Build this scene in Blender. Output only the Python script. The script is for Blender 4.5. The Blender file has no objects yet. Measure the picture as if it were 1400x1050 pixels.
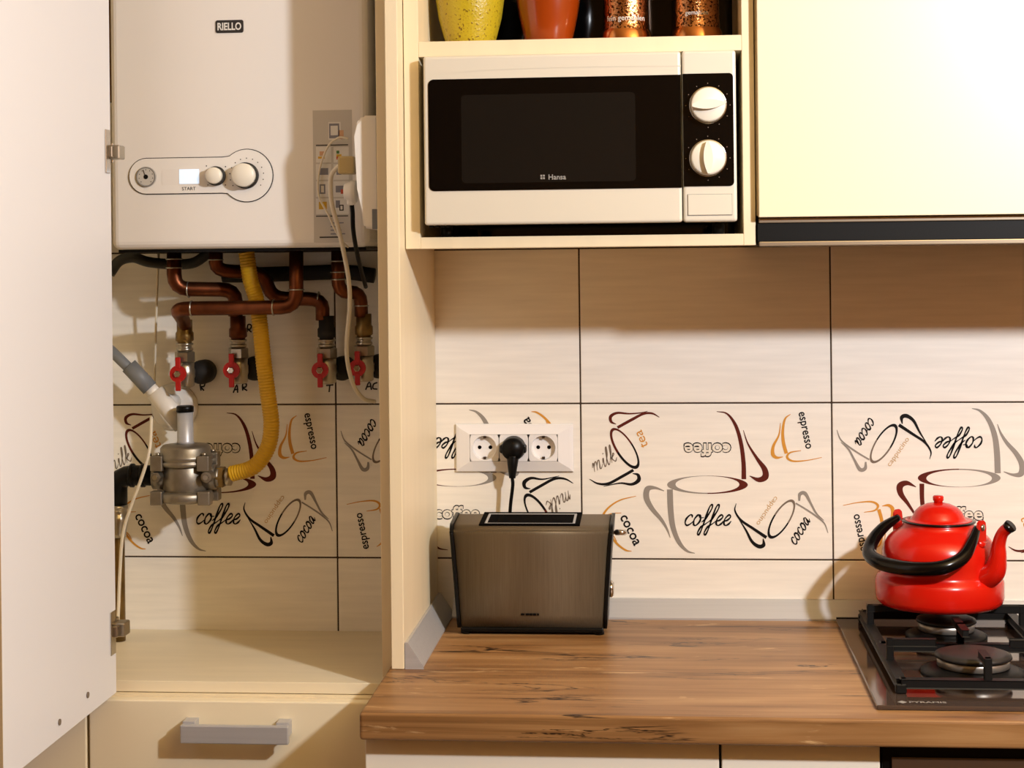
import bpy, bmesh, math, random
from mathutils import Vector, Matrix
random.seed(7)
PI = math.pi
scene = bpy.context.scene
COL = scene.collection

# ------------------------------------------------------------------ camera
F, YAW, ROLL, CYP, CX, DIST, CZ = 2339.43, .0884, -.011, 345.58, .1368, 2.7696, 1.4885
_c, _s, _cr, _sr = math.cos(YAW), math.sin(YAW), math.cos(ROLL), math.sin(ROLL)
cam = bpy.data.cameras.new('camera')
cam.sensor_width = 36; cam.sensor_fit = 'HORIZONTAL'
cam.lens = F * 36 / 1400
cam.shift_y = (CYP - 525) / 1400
cam.clip_start = .02
camo = bpy.data.objects.new('camera', cam); COL.objects.link(camo)
right0 = Vector((_c, _s, 0)); fwd = Vector((-_s, _c, 0)); up0 = Vector((0, 0, 1))
rt = right0 * _cr + up0 * _sr; up = -right0 * _sr + up0 * _cr
camo.matrix_world = Matrix(((rt.x, up.x, -fwd.x, CX), (rt.y, up.y, -fwd.y, -DIST), (rt.z, up.z, -fwd.z, CZ), (0, 0, 0, 1)))
scene.camera = camo

# ------------------------------------------------------------------ light and exposure
world = bpy.data.worlds.new('world'); scene.world = world; world.use_nodes = True
bgn = world.node_tree.nodes['Background']
bgn.inputs[0].default_value = (1.0, .72, .40, 1); bgn.inputs[1].default_value = .0
lamp = bpy.data.lights.new('ceiling_lamp', 'POINT'); lamp.energy = 130; lamp.color = (.96, .99, 1.06); lamp.shadow_soft_size = .05
lampo = bpy.data.objects.new('ceiling_lamp', lamp); COL.objects.link(lampo); lampo.location = (1.17, -1.68, 2.085)
vs = scene.view_settings
vs.view_transform = 'Standard'; vs.look = 'None'; vs.exposure = 0; vs.gamma = 1; vs.use_curve_mapping = False


def at(px, py, Y):
    """point on the plane Y metres in front of the tiled wall"""
    a, b = px - 700, py - CYP
    r = (a * _cr + b * _sr) / F; dz = -(-a * _sr + b * _cr) / F
    dx = r * _c - _s; dy = r * _s + _c
    t = (DIST - Y) / dy
    return Vector((CX + t * dx, -Y, CZ + t * dz))


# ------------------------------------------------------------------ materials
def lin(c):
    return tuple(((v / 255) / 12.92 if v / 255 <= .04045 else ((v / 255 + .055) / 1.055) ** 2.4) for v in c)
MATS = {}
def mat(name, rgb, rough=.5, metal=0, coat=0, spec=.5, noise=0, nscale=(8, 8, 8), bump=0, bscale=200, emit=0, trans=0):
    if name in MATS: return MATS[name]
    m = bpy.data.materials.new(name); m.use_nodes = True
    nt = m.node_tree; b = nt.nodes['Principled BSDF']
    col = lin(rgb)
    b.inputs['Base Color'].default_value = (*col, 1)
    b.inputs['Roughness'].default_value = rough; b.inputs['Metallic'].default_value = metal
    b.inputs['Coat Weight'].default_value = coat; b.inputs['Specular IOR Level'].default_value = spec
    if trans: b.inputs['Transmission Weight'].default_value = trans
    if emit:
        b.inputs['Emission Color'].default_value = (*col, 1); b.inputs['Emission Strength'].default_value = emit
    if noise or bump:
        tc = nt.nodes.new('ShaderNodeTexCoord'); mp = nt.nodes.new('ShaderNodeMapping')
        mp.inputs['Scale'].default_value = nscale
        nt.links.new(tc.outputs['Object'], mp.inputs['Vector'])
        nz = nt.nodes.new('ShaderNodeTexNoise'); nz.inputs['Scale'].default_value = 1; nz.inputs['Detail'].default_value = 4
        nt.links.new(mp.outputs[0], nz.inputs['Vector'])
        if noise:
            cr = nt.nodes.new('ShaderNodeValToRGB')
            cr.color_ramp.elements[0].position = .3; cr.color_ramp.elements[1].position = .7
            cr.color_ramp.elements[0].color = (*[v * (1 - noise) for v in col], 1)
            cr.color_ramp.elements[1].color = (*[min(1, v * (1 + noise)) for v in col], 1)
            nt.links.new(nz.outputs['Fac'], cr.inputs[0]); nt.links.new(cr.outputs[0], b.inputs['Base Color'])
        if bump:
            bp = nt.nodes.new('ShaderNodeBump'); bp.inputs['Strength'].default_value = bump; bp.inputs['Distance'].default_value = .002
            nt.links.new(nz.outputs['Fac'], bp.inputs['Height']); nt.links.new(bp.outputs[0], b.inputs['Normal'])
    MATS[name] = m
    return m

M_cream = mat('cream_laminate', (238, 222, 188), .42, noise=.03, nscale=(30, 30, 4))
M_creamh = mat('cream_laminate_shelf', (230, 217, 188), .45, noise=.04, nscale=(5, 40, 40))
M_creamd = mat('cream_gloss_front', (244, 230, 198), .3)
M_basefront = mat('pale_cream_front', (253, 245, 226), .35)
M_whitelam = mat('white_laminate', (230, 230, 232), .45)
M_edge = mat('tan_edging', (205, 180, 140), .5)
M_tile = mat('tile_cream', (246, 239, 226), .36, noise=.05, nscale=(7, 7, 110))
M_grout = mat('grout_brown', (62, 44, 28), .9)
M_black = mat('print_black', (14, 9, 7), .6, spec=.2)
M_brown = mat('print_brown', (92, 30, 16), .6, spec=.2)
M_grey = mat('print_grey', (148, 140, 130), .5)
M_orange = mat('print_orange', (214, 148, 46), .5)
M_taupe = mat('print_taupe', (120, 104, 88), .5)
M_tan = mat('print_tan', (206, 168, 112), .5)
M_printcream = mat('print_cream', (238, 229, 212), .4)
M_boiler = mat('boiler_white', (238, 232, 224), .38)
M_boiler2 = mat('boiler_panel_white', (240, 235, 227), .35)
M_darkline = mat('dark_gap', (38, 34, 30), .6)
M_dark = mat('black_plastic', (11, 10, 9), .36, spec=.18)
M_darkmatt = mat('black_matt', (14, 12, 10), .7)
M_glassblk = mat('black_glass', (5, 5, 5), .06, spec=.35)
M_window = mat('oven_window_mesh', (20, 19, 17), .12, spec=.4)
M_microw = mat('microwave_white', (222, 215, 198), .32)
M_knob = mat('knob_ivory', (240, 233, 216), .3)
M_chrome = mat('chrome', (205, 200, 190), .18, 1)
M_alu = mat('brushed_aluminium', (190, 189, 190), .42, .35, noise=.04, nscale=(3, 200, 200))
M_steel = mat('hood_steel', (176, 160, 136), .35, .8)
M_cast = mat('cast_aluminium', (150, 142, 128), .42, .85, noise=.12, nscale=(60, 60, 60), bump=.15)
M_copper = mat('copper_pipe', (112, 62, 36), .38, .9, noise=.3, nscale=(40, 40, 25))
M_solder = mat('solder_ring', (190, 184, 172), .3, .9)
M_brass = mat('aged_brass', (138, 112, 66), .38, .9, noise=.2, nscale=(60, 60, 60))
M_nickel = mat('nickel_fitting', (184, 176, 160), .28, .95)
M_red = mat('red_lever', (176, 24, 20), .42)
M_yellow = mat('yellow_hose', (208, 160, 12), .45)
M_greyconduit = mat('grey_conduit', (120, 122, 124), .5)
M_darkhose = mat('dark_hose', (52, 52, 46), .6)
M_insul = mat('black_insulation', (24, 19, 15), .75)
M_whitep = mat('white_plastic', (236, 230, 220), .35)
M_ivory = mat('ivory_cable', (226, 214, 190), .45)
M_outlet = mat('outlet_white', (244, 240, 236), .25)
M_hole = mat('hole_dark', (6, 4, 3), .9, spec=.05)
M_kred = mat('kettle_red_enamel', (204, 24, 9), .24, coat=.12, spec=.35)
M_kblack = mat('kettle_black', (8, 7, 7), .2, spec=.3)
M_grate = mat('cast_iron_black', (10, 9, 8), .5, spec=.3)
M_hoodblk = mat('hood_black', (12, 11, 9), .5, spec=.2)
M_clip = mat('earth_clip_metal', (74, 54, 38), .4, .5)
M_hob = mat('hob_brown_glass', (66, 52, 44), .08, spec=.7)
M_burner = mat('burner_cap', (34, 30, 28), .5)
M_burnring = mat('burner_ring', (160, 152, 142), .35, .7)
M_ovenglass = mat('oven_brown_glass', (78, 58, 42), .15, spec=.6)
M_logo = mat('logo_grey', (150, 146, 140), .5)
M_sticker = mat('sticker_paper', (200, 194, 184), .5)
M_stickerw = mat('sticker_white', (226, 222, 214), .5)
M_display = mat('lcd_display', (206, 228, 255), .3, emit=.75)
M_floor = mat('floor_tile', (70, 52, 34), .5, noise=.15, nscale=(4, 4, 4))
M_wall = mat('painted_wall', (140, 98, 44), .8)
M_ceil = mat('painted_ceiling', (244, 206, 132), .8)
M_orangepot = mat('orange_glaze', (146, 56, 9), .2, noise=.12, nscale=(10, 10, 6), coat=.4)
M_ink = mat('marker_ink', (18, 14, 12), .6)
M_plugtan = mat('plug_tan', (190, 168, 116), .4)
M_green = mat('icon_green', (70, 120, 60), .6)
M_iconred = mat('icon_red', (190, 70, 40), .6)
M_iconyel = mat('icon_yellow', (214, 170, 50), .6)
M_iconblu = mat('icon_blue', (128, 126, 134), .6)
M_skin = mat('icon_skin', (206, 160, 124), .6)

def wood_mat():
    m = bpy.data.materials.new('worktop_wood'); m.use_nodes = True
    nt = m.node_tree; b = nt.nodes['Principled BSDF']; b.inputs['Roughness'].default_value = .38
    L = nt.links.new; N = nt.nodes.new
    tc = N('ShaderNodeTexCoord')
    def nz(sc, scale=1, det=6, dist=0):
        mp = N('ShaderNodeMapping'); mp.inputs['Scale'].default_value = sc; L(tc.outputs['Object'], mp.inputs[0])
        n = N('ShaderNodeTexNoise'); n.inputs['Scale'].default_value = scale; n.inputs['Detail'].default_value = det
        n.inputs['Distortion'].default_value = dist; n.inputs['Roughness'].default_value = .62
        L(mp.outputs[0], n.inputs['Vector']); return n
    a = nz((1.4, 26, 42), 1, 8, .9); r = N('ShaderNodeValToRGB'); L(a.outputs['Fac'], r.inputs[0])
    e = r.color_ramp.elements
    e[0].position = .30; e[0].color = (*lin((84, 54, 28)), 1)
    e[1].position = .78; e[1].color = (*lin((196, 156, 104)), 1)
    for p, c in ((.40, (144, 104, 62)), (.52, (168, 126, 80)), (.64, (182, 142, 96))):
        x = e.new(p); x.color = (*lin(c), 1)
    big = nz((1.2, 5, 9), 1, 3, .4)
    mx = N('ShaderNodeMix'); mx.data_type = 'RGBA'; mx.blend_type = 'MULTIPLY'
    r2 = N('ShaderNodeValToRGB'); L(big.outputs['Fac'], r2.inputs[0])
    r2.color_ramp.elements[0].position = .35; r2.color_ramp.elements[0].color = (.66, .60, .54, 1)
    r2.color_ramp.elements[1].position = .62; r2.color_ramp.elements[1].color = (1, 1, 1, 1)
    mx.inputs[0].default_value = 1; L(r.outputs[0], mx.inputs[6]); L(r2.outputs[0], mx.inputs[7])
    # dark cracks: thin level set of a stretched noise, only in patches
    ck = nz((2.2, 16, 60), 1, 5, 1.4); sub = N('ShaderNodeMath'); sub.operation = 'SUBTRACT'; sub.inputs[1].default_value = .56
    ab = N('ShaderNodeMath'); ab.operation = 'ABSOLUTE'; L(ck.outputs['Fac'], sub.inputs[0]); L(sub.outputs[0], ab.inputs[0])
    lt = N('ShaderNodeMapRange'); lt.inputs[1].default_value = .006; lt.inputs[2].default_value = .018; lt.inputs[3].default_value = 1; lt.inputs[4].default_value = 0
    L(ab.outputs[0], lt.inputs[0])
    pt = nz((3, 9, 14), 1, 2, 0); pr = N('ShaderNodeMapRange'); pr.inputs[1].default_value = .46; pr.inputs[2].default_value = .55; L(pt.outputs['Fac'], pr.inputs[0])
    mul = N('ShaderNodeMath'); mul.operation = 'MULTIPLY'; L(lt.outputs[0], mul.inputs[0]); L(pr.outputs[0], mul.inputs[1])
    m2 = N('ShaderNodeMix'); m2.data_type = 'RGBA'; L(mul.outputs[0], m2.inputs[0]); L(mx.outputs[2], m2.inputs[6]); m2.inputs[7].default_value = (*lin((48, 28, 14)), 1)
    # pale scuffs
    sc = nz((6, 40, 70), 1, 6, 1.5); sr_ = N('ShaderNodeMapRange'); sr_.inputs[1].default_value = .62; sr_.inputs[2].default_value = .72; L(sc.outputs['Fac'], sr_.inputs[0])
    m3 = N('ShaderNodeMix'); m3.data_type = 'RGBA'; L(sr_.outputs[0], m3.inputs[0]); L(m2.outputs[2], m3.inputs[6]); m3.inputs[7].default_value = (*lin((198, 162, 116)), 1)
    L(m3.outputs[2], b.inputs['Base Color'])
    bp = N('ShaderNodeBump'); bp.inputs['Strength'].default_value = .12; bp.inputs['Distance'].default_value = .001
    L(a.outputs['Fac'], bp.inputs['Height']); L(bp.outputs[0], b.inputs['Normal'])
    return m
M_wood = wood_mat()

def speckle_mat(name, base, spot, thr, scale, rough=.35, metal=0):
    m = bpy.data.materials.new(name); m.use_nodes = True
    nt = m.node_tree; b = nt.nodes['Principled BSDF']; b.inputs['Roughness'].default_value = rough; b.inputs['Metallic'].default_value = metal
    L = nt.links.new; N = nt.nodes.new
    tc = N('ShaderNodeTexCoord'); n = N('ShaderNodeTexNoise'); n.inputs['Scale'].default_value = scale; n.inputs['Detail'].default_value = 5
    L(tc.outputs['Object'], n.inputs['Vector'])
    r = N('ShaderNodeMapRange'); r.inputs[1].default_value = thr; r.inputs[2].default_value = thr + .05; L(n.outputs['Fac'], r.inputs[0])
    mx = N('ShaderNodeMix'); mx.data_type = 'RGBA'; L(r.outputs[0], mx.inputs[0])
    mx.inputs[6].default_value = (*lin(base), 1); mx.inputs[7].default_value = (*lin(spot), 1)
    L(mx.outputs[2], b.inputs['Base Color'])
    bp = N('ShaderNodeBump'); bp.inputs['Strength'].default_value = .5; bp.inputs['Distance'].default_value = .002
    L(n.outputs['Fac'], bp.inputs['Height']); L(bp.outputs[0], b.inputs['Normal'])
    return m
M_yellowpot = speckle_mat('yellow_speckled_glaze', (186, 164, 34), (112, 84, 14), .60, 260, .3)
M_hammered = speckle_mat('hammered_copper', (196, 138, 92), (50, 30, 18), .53, 300, .16, 1)
M_copperband = mat('copper_band', (206, 138, 84), .2, 1)
def brushed():
    m = bpy.data.materials.new('brushed_bronze_steel'); m.use_nodes = True
    nt = m.node_tree; b = nt.nodes['Principled BSDF']; b.inputs['Metallic'].default_value = .7; b.inputs['Roughness'].default_value = .55
    L = nt.links.new; N = nt.nodes.new
    tc = N('ShaderNodeTexCoord'); mp = N('ShaderNodeMapping'); mp.inputs['Scale'].default_value = (900, 900, 6); L(tc.outputs['Object'], mp.inputs[0])
    n = N('ShaderNodeTexNoise'); n.inputs['Scale'].default_value = 1; n.inputs['Detail'].default_value = 3; L(mp.outputs[0], n.inputs['Vector'])
    r = N('ShaderNodeValToRGB'); L(n.outputs['Fac'], r.inputs[0])
    r.color_ramp.elements[0].position = .3; r.color_ramp.elements[0].color = (*lin((112, 98, 78)), 1)
    r.color_ramp.elements[1].position = .7; r.color_ramp.elements[1].color = (*lin((124, 110, 88)), 1)
    L(r.outputs[0], b.inputs['Base Color'])
    return m
M_toaster = brushed()

# ------------------------------------------------------------------ mesh helpers
class B:
    """collects shapes; .mi is the material slot for the next shape"""
    def __init__(self): self.bm = bmesh.new(); self.mi = 0
    def _mark(self, faces, smooth=False):
        for f in faces: f.material_index = self.mi; f.smooth = smooth
    def box(self, x0, x1, y0, y1, z0, z1, bev=0, seg=2):
        """y0,y1 given as distance in front of the wall"""
        t = bmesh.new(); bmesh.ops.create_cube(t, size=1)
        for v in t.verts:
            v.co = Vector(((x0 + x1) / 2 + v.co.x * abs(x1 - x0), -(y0 + y1) / 2 + v.co.y * abs(y1 - y0), (z0 + z1) / 2 + v.co.z * abs(z1 - z0)))
        if bev: bmesh.ops.bevel(t, geom=t.edges[:], offset=bev, segments=seg, affect='EDGES', profile=.5)
        self.merge(t); return self
    def merge(self, t, M=None, smooth=False):
        vm = {}
        for v in t.verts: vm[v] = self.bm.verts.new(M @ v.co if M else v.co)
        fs = []
        for f in t.faces:
            try: nf = self.bm.faces.new([vm[v] for v in f.verts]); fs.append(nf)
            except ValueError: pass
        self._mark(fs, smooth); t.free(); return fs
    def bar(self, p, q, w, h, bev=0, upv=(0, 0, 1)):
        p, q = Vector(p), Vector(q); d = q - p; l = d.length; d.normalize()
        u = Vector(upv)
        if abs(d.dot(u)) > .98: u = Vector((0, 1, 0))
        sd = d.cross(u).normalized(); u = sd.cross(d)
        t = bmesh.new(); bmesh.ops.create_cube(t, size=1)
        for v in t.verts: v.co = (p + q) / 2 + d * v.co.x * l + sd * v.co.y * w + u * v.co.z * h
        if bev: bmesh.ops.bevel(t, geom=t.edges[:], offset=bev, segments=1, affect='EDGES')
        self.merge(t); return self
    def lathe(self, prof, c, axis=(0, 0, 1), n=32, smooth=True, cap=True, ref=None):
        """prof: list of (r, h) along axis from point c"""
        ax = Vector(axis).normalized(); c = Vector(c)
        r0 = Vector(ref) if ref else (Vector((1, 0, 0)) if abs(ax.x) < .9 else Vector((0, 1, 0)))
        a = (r0 - ax * r0.dot(ax)).normalized(); b = ax.cross(a)
        rings = []
        for r, h in prof:
            rings.append([self.bm.verts.new(c + ax * h + (a * math.cos(2 * PI * i / n) + b * math.sin(2 * PI * i / n)) * max(r, 1e-5)) for i in range(n)])
        fs = []
        for k in range(len(rings) - 1):
            for i in range(n):
                j = (i + 1) % n
                fs.append(self.bm.faces.new((rings[k][i], rings[k][j], rings[k + 1][j], rings[k + 1][i])))
        self._mark(fs, smooth)
        if cap:
            cf = [self.bm.faces.new(list(reversed(rings[0]))), self.bm.faces.new(rings[-1])]
            self._mark(cf, False)
        return self
    def cyl(self, c, axis, r, h, n=24, bev=0):
        if bev: return self.lathe([(r - bev, 0), (r, bev), (r, h - bev), (r - bev, h)], c, axis, n)
        return self.lathe([(r, 0), (r, h)], c, axis, n)
    def tube(self, pts, r, n=12, res=6, smooth_path=True, cap=True):
        """r: number or list per control point"""
        P = [Vector(p) for p in pts]; R = r if isinstance(r, (list, tuple)) else [r] * len(P)
        C, RR = catmull(P, R, res) if smooth_path else (P, R)
        up_ = Vector((0, 0, 1)); rings = []; prev = None
        for i, p in enumerate(C):
            d = (C[min(i + 1, len(C) - 1)] - C[max(i - 1, 0)]).normalized()
            if prev is None:
                a = d.cross(up_ if abs(d.z) < .9 else Vector((0, 1, 0))).normalized()
            else:
                a = (prev - d * prev.dot(d)).normalized()
            prev = a; b = d.cross(a)
            rings.append([self.bm.verts.new(p + (a * math.cos(2 * PI * k / n) + b * math.sin(2 * PI * k / n)) * RR[i]) for k in range(n)])
        fs = []
        for k in range(len(rings) - 1):
            for i in range(n):
                j = (i + 1) % n
                fs.append(self.bm.faces.new((rings[k][i], rings[k][j], rings[k + 1][j], rings[k + 1][i])))
        if cap: fs += [self.bm.faces.new(list(reversed(rings[0]))), self.bm.faces.new(rings[-1])]
        self._mark(fs, True); return self
    def poly(self, pts2, y, thick=0, smooth=False):
        """flat polygon in the (x,z) plane at distance y in front of the wall; thick extrudes towards the wall"""
        f = [self.bm.verts.new((p[0], -y, p[1])) for p in pts2]
        fs = [self.bm.faces.new(f)]
        if thick:
            g = [self.bm.verts.new((p[0], -y + thick, p[1])) for p in pts2]
            fs.append(self.bm.faces.new(list(reversed(g)))); n = len(f)
            for i in range(n):
                j = (i + 1) % n; fs.append(self.bm.faces.new((f[i], g[i], g[j], f[j])))
        self._mark(fs, smooth); return self
    def ribbon(self, pts, ws, y, res=6):
        """flat variable-width brush stroke in the (x,z) plane"""
        P = [Vector((p[0], p[1], 0)) for p in pts]
        C, W = catmull(P, list(ws), res)
        prev = None; fs = []
        for i, p in enumerate(C):
            d = (C[min(i + 1, len(C) - 1)] - C[max(i - 1, 0)]).normalized(); nrm = Vector((-d.y, d.x, 0)) * W[i] / 2
            cur = (self.bm.verts.new((p.x + nrm.x, -y, p.y + nrm.y)), self.bm.verts.new((p.x - nrm.x, -y, p.y - nrm.y)))
            if prev: fs.append(self.bm.faces.new((prev[0], prev[1], cur[1], cur[0])))
            prev = cur
        self._mark(fs); return self
    def ring(self, c, rx, ry, cin, rxi, ryi, ang, y, a0, a1, n=24):
        """part of an uneven elliptical ring (angles in degrees, ellipse turned by ang)"""
        ca, sa = math.cos(ang), math.sin(ang); prev = None; fs = []
        for i in range(n + 1):
            t = math.radians(a0 + (a1 - a0) * i / n); q = []
            for cc, a, b in ((c, rx, ry), (cin, rxi, ryi)):
                ex, ez = a * math.cos(t), b * math.sin(t)
                q.append(self.bm.verts.new((cc[0] + ex * ca - ez * sa, -y, cc[1] + ex * sa + ez * ca)))
            if prev: fs.append(self.bm.faces.new((prev[0], q[0], q[1], prev[1])))
            prev = q
        self._mark(fs); return self
    def text(self, s, cx, cz, y, height=None, width=None, ang=0, off=0, shear=0, sx=1):
        """lettering centred at (cx,cz), facing the room; height is of the letters' bounding box"""
        me = text_mesh(s, off, shear)
        xs = [v.co.x for v in me.vertices]; ys = [v.co.y for v in me.vertices]
        w, h = max(xs) - min(xs), max(ys) - min(ys)
        k = height / h if height else width / w
        kx = width / w if width else k * sx
        ky = k
        mx, my = (max(xs) + min(xs)) / 2, (max(ys) + min(ys)) / 2
        ca, sa = math.cos(ang), math.sin(ang)
        vs_ = []
        for v in me.vertices:
            a, b = (v.co.x - mx) * kx, (v.co.y - my) * ky
            vs_.append(self.bm.verts.new((cx + a * ca - b * sa, -y, cz + a * sa + b * ca)))
        fs = []
        for p in me.polygons:
            try: fs.append(self.bm.faces.new([vs_[i] for i in p.vertices]))
            except ValueError: pass
        self._mark(fs); return self
    def script(self, s, cx, cz, y, width, ang=0, w=.14):
        """joined handwriting from single strokes"""
        x = 0; strokes = []
        for ch in s:
            adv, st = SCRIPT[ch]
            for k in st: strokes.append([(x + p[0] + p[1] * .28, p[1]) for p in k])
            x += adv
        xs = [p[0] for k in strokes for p in k]; k_ = width / (max(xs) - min(xs)); mx = (max(xs) + min(xs)) / 2
        ca, sa = math.cos(ang), math.sin(ang)
        for st in strokes:
            pts = [(cx + (p[0] - mx) * k_ * ca - (p[1] - .5) * k_ * sa, cz + (p[0] - mx) * k_ * sa + (p[1] - .5) * k_ * ca) for p in st]
            n = len(pts); self.ribbon(pts, [w * k_ * (.45 if i in (0, n - 1) else (.75 + .5 * (i % 2))) for i in range(n)], y, 4)
        return self


SCRIPT = {
 'c': (.80, [[(.62, .72), (.56, .93), (.36, .98), (.10, .62), (.10, .22), (.32, .0), (.60, .14), (.84, .42)]]),
 'o': (.84, [[(.52, .96), (.28, .96), (.06, .55), (.12, .10), (.36, .0), (.62, .38), (.60, .82), (.44, .98), (.56, .72), (.90, .74)]]),
 'f': (.62, [[(-.05, .3), (.25, .62), (.58, 1.55), (.52, 1.95), (.34, 1.75), (.24, .9), (.16, -.3), (.02, -.88), (-.14, -.7), (.02, -.15), (.36, .12), (.66, .40)]]),
 'e': (.72, [[(-.04, .38), (.34, .48), (.58, .80), (.38, .99), (.12, .64), (.12, .18), (.34, .0), (.58, .14), (.74, .42)]]),
 'a': (.86, [[(.60, .88), (.38, .99), (.10, .62), (.10, .14), (.28, .02), (.50, .40), (.62, .92)], [(.64, .95), (.58, .3), (.66, .02), (.92, .36)]]),
 'm': (1.25, [[(-.02, .5), (.14, .96), (.18, .6), (.14, .0)], [(.16, .45), (.40, .95), (.54, .85), (.50, .0)], [(.52, .45), (.78, .95), (.92, .85), (.86, .12), (1.0, .02), (1.25, .4)]]),
 'i': (.46, [[(.02, .45), (.18, .96), (.16, .2), (.26, .0), (.48, .38)], [(.22, 1.34), (.27, 1.40), (.30, 1.38)]]),
 'l': (.48, [[(.0, .4), (.26, 1.1), (.34, 1.85), (.22, 1.8), (.14, .8), (.18, .1), (.30, .0), (.50, .38)]]),
 'k': (.80, [[(.0, .4), (.26, 1.1), (.34, 1.85), (.22, 1.8), (.16, .8), (.14, .0)], [(.18, .42), (.46, .92), (.56, .78), (.24, .48), (.48, .1), (.62, .02), (.82, .34)]]),
}


def catmull(P, R, res):
    C, W = [], []
    n = len(P)
    for i in range(n - 1):
        p0 = P[i - 1] if i else P[0] * 2 - P[1]; p1, p2 = P[i], P[i + 1]; p3 = P[i + 2] if i + 2 < n else P[n - 1] * 2 - P[n - 2]
        for k in range(res):
            t = k / res
            C.append(.5 * ((2 * p1) + (p2 - p0) * t + (2 * p0 - 5 * p1 + 4 * p2 - p3) * t * t + (3 * p1 - p0 - 3 * p2 + p3) * t ** 3))
            W.append(R[i] + (R[i + 1] - R[i]) * t)
    C.append(P[-1].copy()); W.append(R[-1])
    return C, W

_TX = {}
def text_mesh(s, off=0, shear=0):
    key = (s, off, shear)
    if key not in _TX:
        cu = bpy.data.curves.new('lettering', 'FONT'); cu.body = s; cu.offset = off; cu.shear = shear; cu.resolution_u = 3
        o = bpy.data.objects.new('lettering', cu); COL.objects.link(o)
        dg = bpy.context.evaluated_depsgraph_get()
        _TX[key] = bpy.data.meshes.new_from_object(o.evaluated_get(dg))
        bpy.data.objects.remove(o); bpy.data.curves.remove(cu)
    return _TX[key]

def wpos(o):
    v = Vector((0, 0, 0))
    while o: v += o.location; o = o.parent
    return v
def obj(name, b, mats, parent=None, loc=None, kind=None, label=None):
    """link shapes (built in world space) as one mesh; loc = its origin"""
    base = wpos(parent)
    org = Vector(loc) if loc is not None else base
    me = bpy.data.meshes.new(name)
    bmesh.ops.recalc_face_normals(b.bm, faces=b.bm.faces[:])
    for v in b.bm.verts: v.co -= org
    b.bm.to_mesh(me); b.bm.free()
    for m in (mats if isinstance(mats, (list, tuple)) else [mats]): me.materials.append(m)
    o = bpy.data.objects.new(name, me); COL.objects.link(o)
    o.parent = parent; o.location = org - base
    if kind: o['kind'] = kind
    if label: o['label'] = label
    return o
def tag(o, label, cat, group=None):
    o['label'] = label; o['category'] = cat
    if group: o['group'] = group
    return o
def thing(name, label, cat, loc, group=None):
    o = bpy.data.objects.new(name, None); COL.objects.link(o); o.location = Vector(loc); o.empty_display_size = .05
    return tag(o, label, cat, group)
def rrect(x0, x1, z0, z1, r, n=6, corners=(1, 1, 1, 1)):
    """rounded rectangle outline; corners: bl, br, tr, tl"""
    P = []
    for (cx, cz, a), on in zip(((x0 + r, z0 + r, PI), (x1 - r, z0 + r, 1.5 * PI), (x1 - r, z1 - r, 0), (x0 + r, z1 - r, .5 * PI)), corners):
        if on:
            P += [(cx + r * math.cos(a + .5 * PI * i / n), cz + r * math.sin(a + .5 * PI * i / n)) for i in range(n + 1)]
        else:
            P.append((cx + (r if math.cos(a + PI / 4) > 0 else -r), cz + (r if math.sin(a + PI / 4) > 0 else -r)))
    return P
def disc2(cx, cz, r, n=28): return [(cx + r * math.cos(2 * PI * i / n), cz + r * math.sin(2 * PI * i / n)) for i in range(n)]

# ================================================================== SETTING
ZW = .90                       # worktop height
ZJ = 1.2432                    # joint under the plain tile row
TP, TH = .4015, .2515          # tile pitch
wall = obj('wall_back', B().box(-1.6, 2.2, -.12, -.0025, 0, 2.6), M_wall, loc=(0, .0025, 0), kind='structure')
obj('grout', B().box(-2 * TP, 3 * TP, -.0025, -.0014, ZJ - 2 * TH, ZJ + 2 * TH), M_grout, wall)
obj('floor', B().box(-1.6, 2.2, -.0025, 3.9, -.05, 0), M_floor, loc=(0, -1.5, 0), kind='structure')
obj('ceiling', B().box(-1.6, 2.2, -.0025, 3.9, 2.60, 2.65), M_ceil, loc=(0, -1.5, 2.6), kind='structure')
obj('wall_left', B().box(-1.70, -1.601, -.0025, 3.9, 0, 2.6), M_wall, loc=(-1.65, -1.5, 0), kind='structure')
obj('wall_right', B().box(2.201, 2.30, -.0025, 3.9, 0, 2.6), M_wall, loc=(2.25, -1.5, 0), kind='structure')
obj('wall_front', B().box(-1.6, 2.2, 3.901, 4.0, 0, 2.6), M_wall, loc=(0, -3.95, 0), kind='structure')

# ---- tiles
def tile_mesh():
    b = B(); g = .00125
    b.box(-TP / 2 + g, TP / 2 - g, -.0025, 0, -TH / 2 + g, TH / 2 - g, .0007, 1)
    me = bpy.data.meshes.new('tile'); b.bm.to_mesh(me); b.bm.free(); me.materials.append(M_tile); return me
TILE = tile_mesh()

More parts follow.
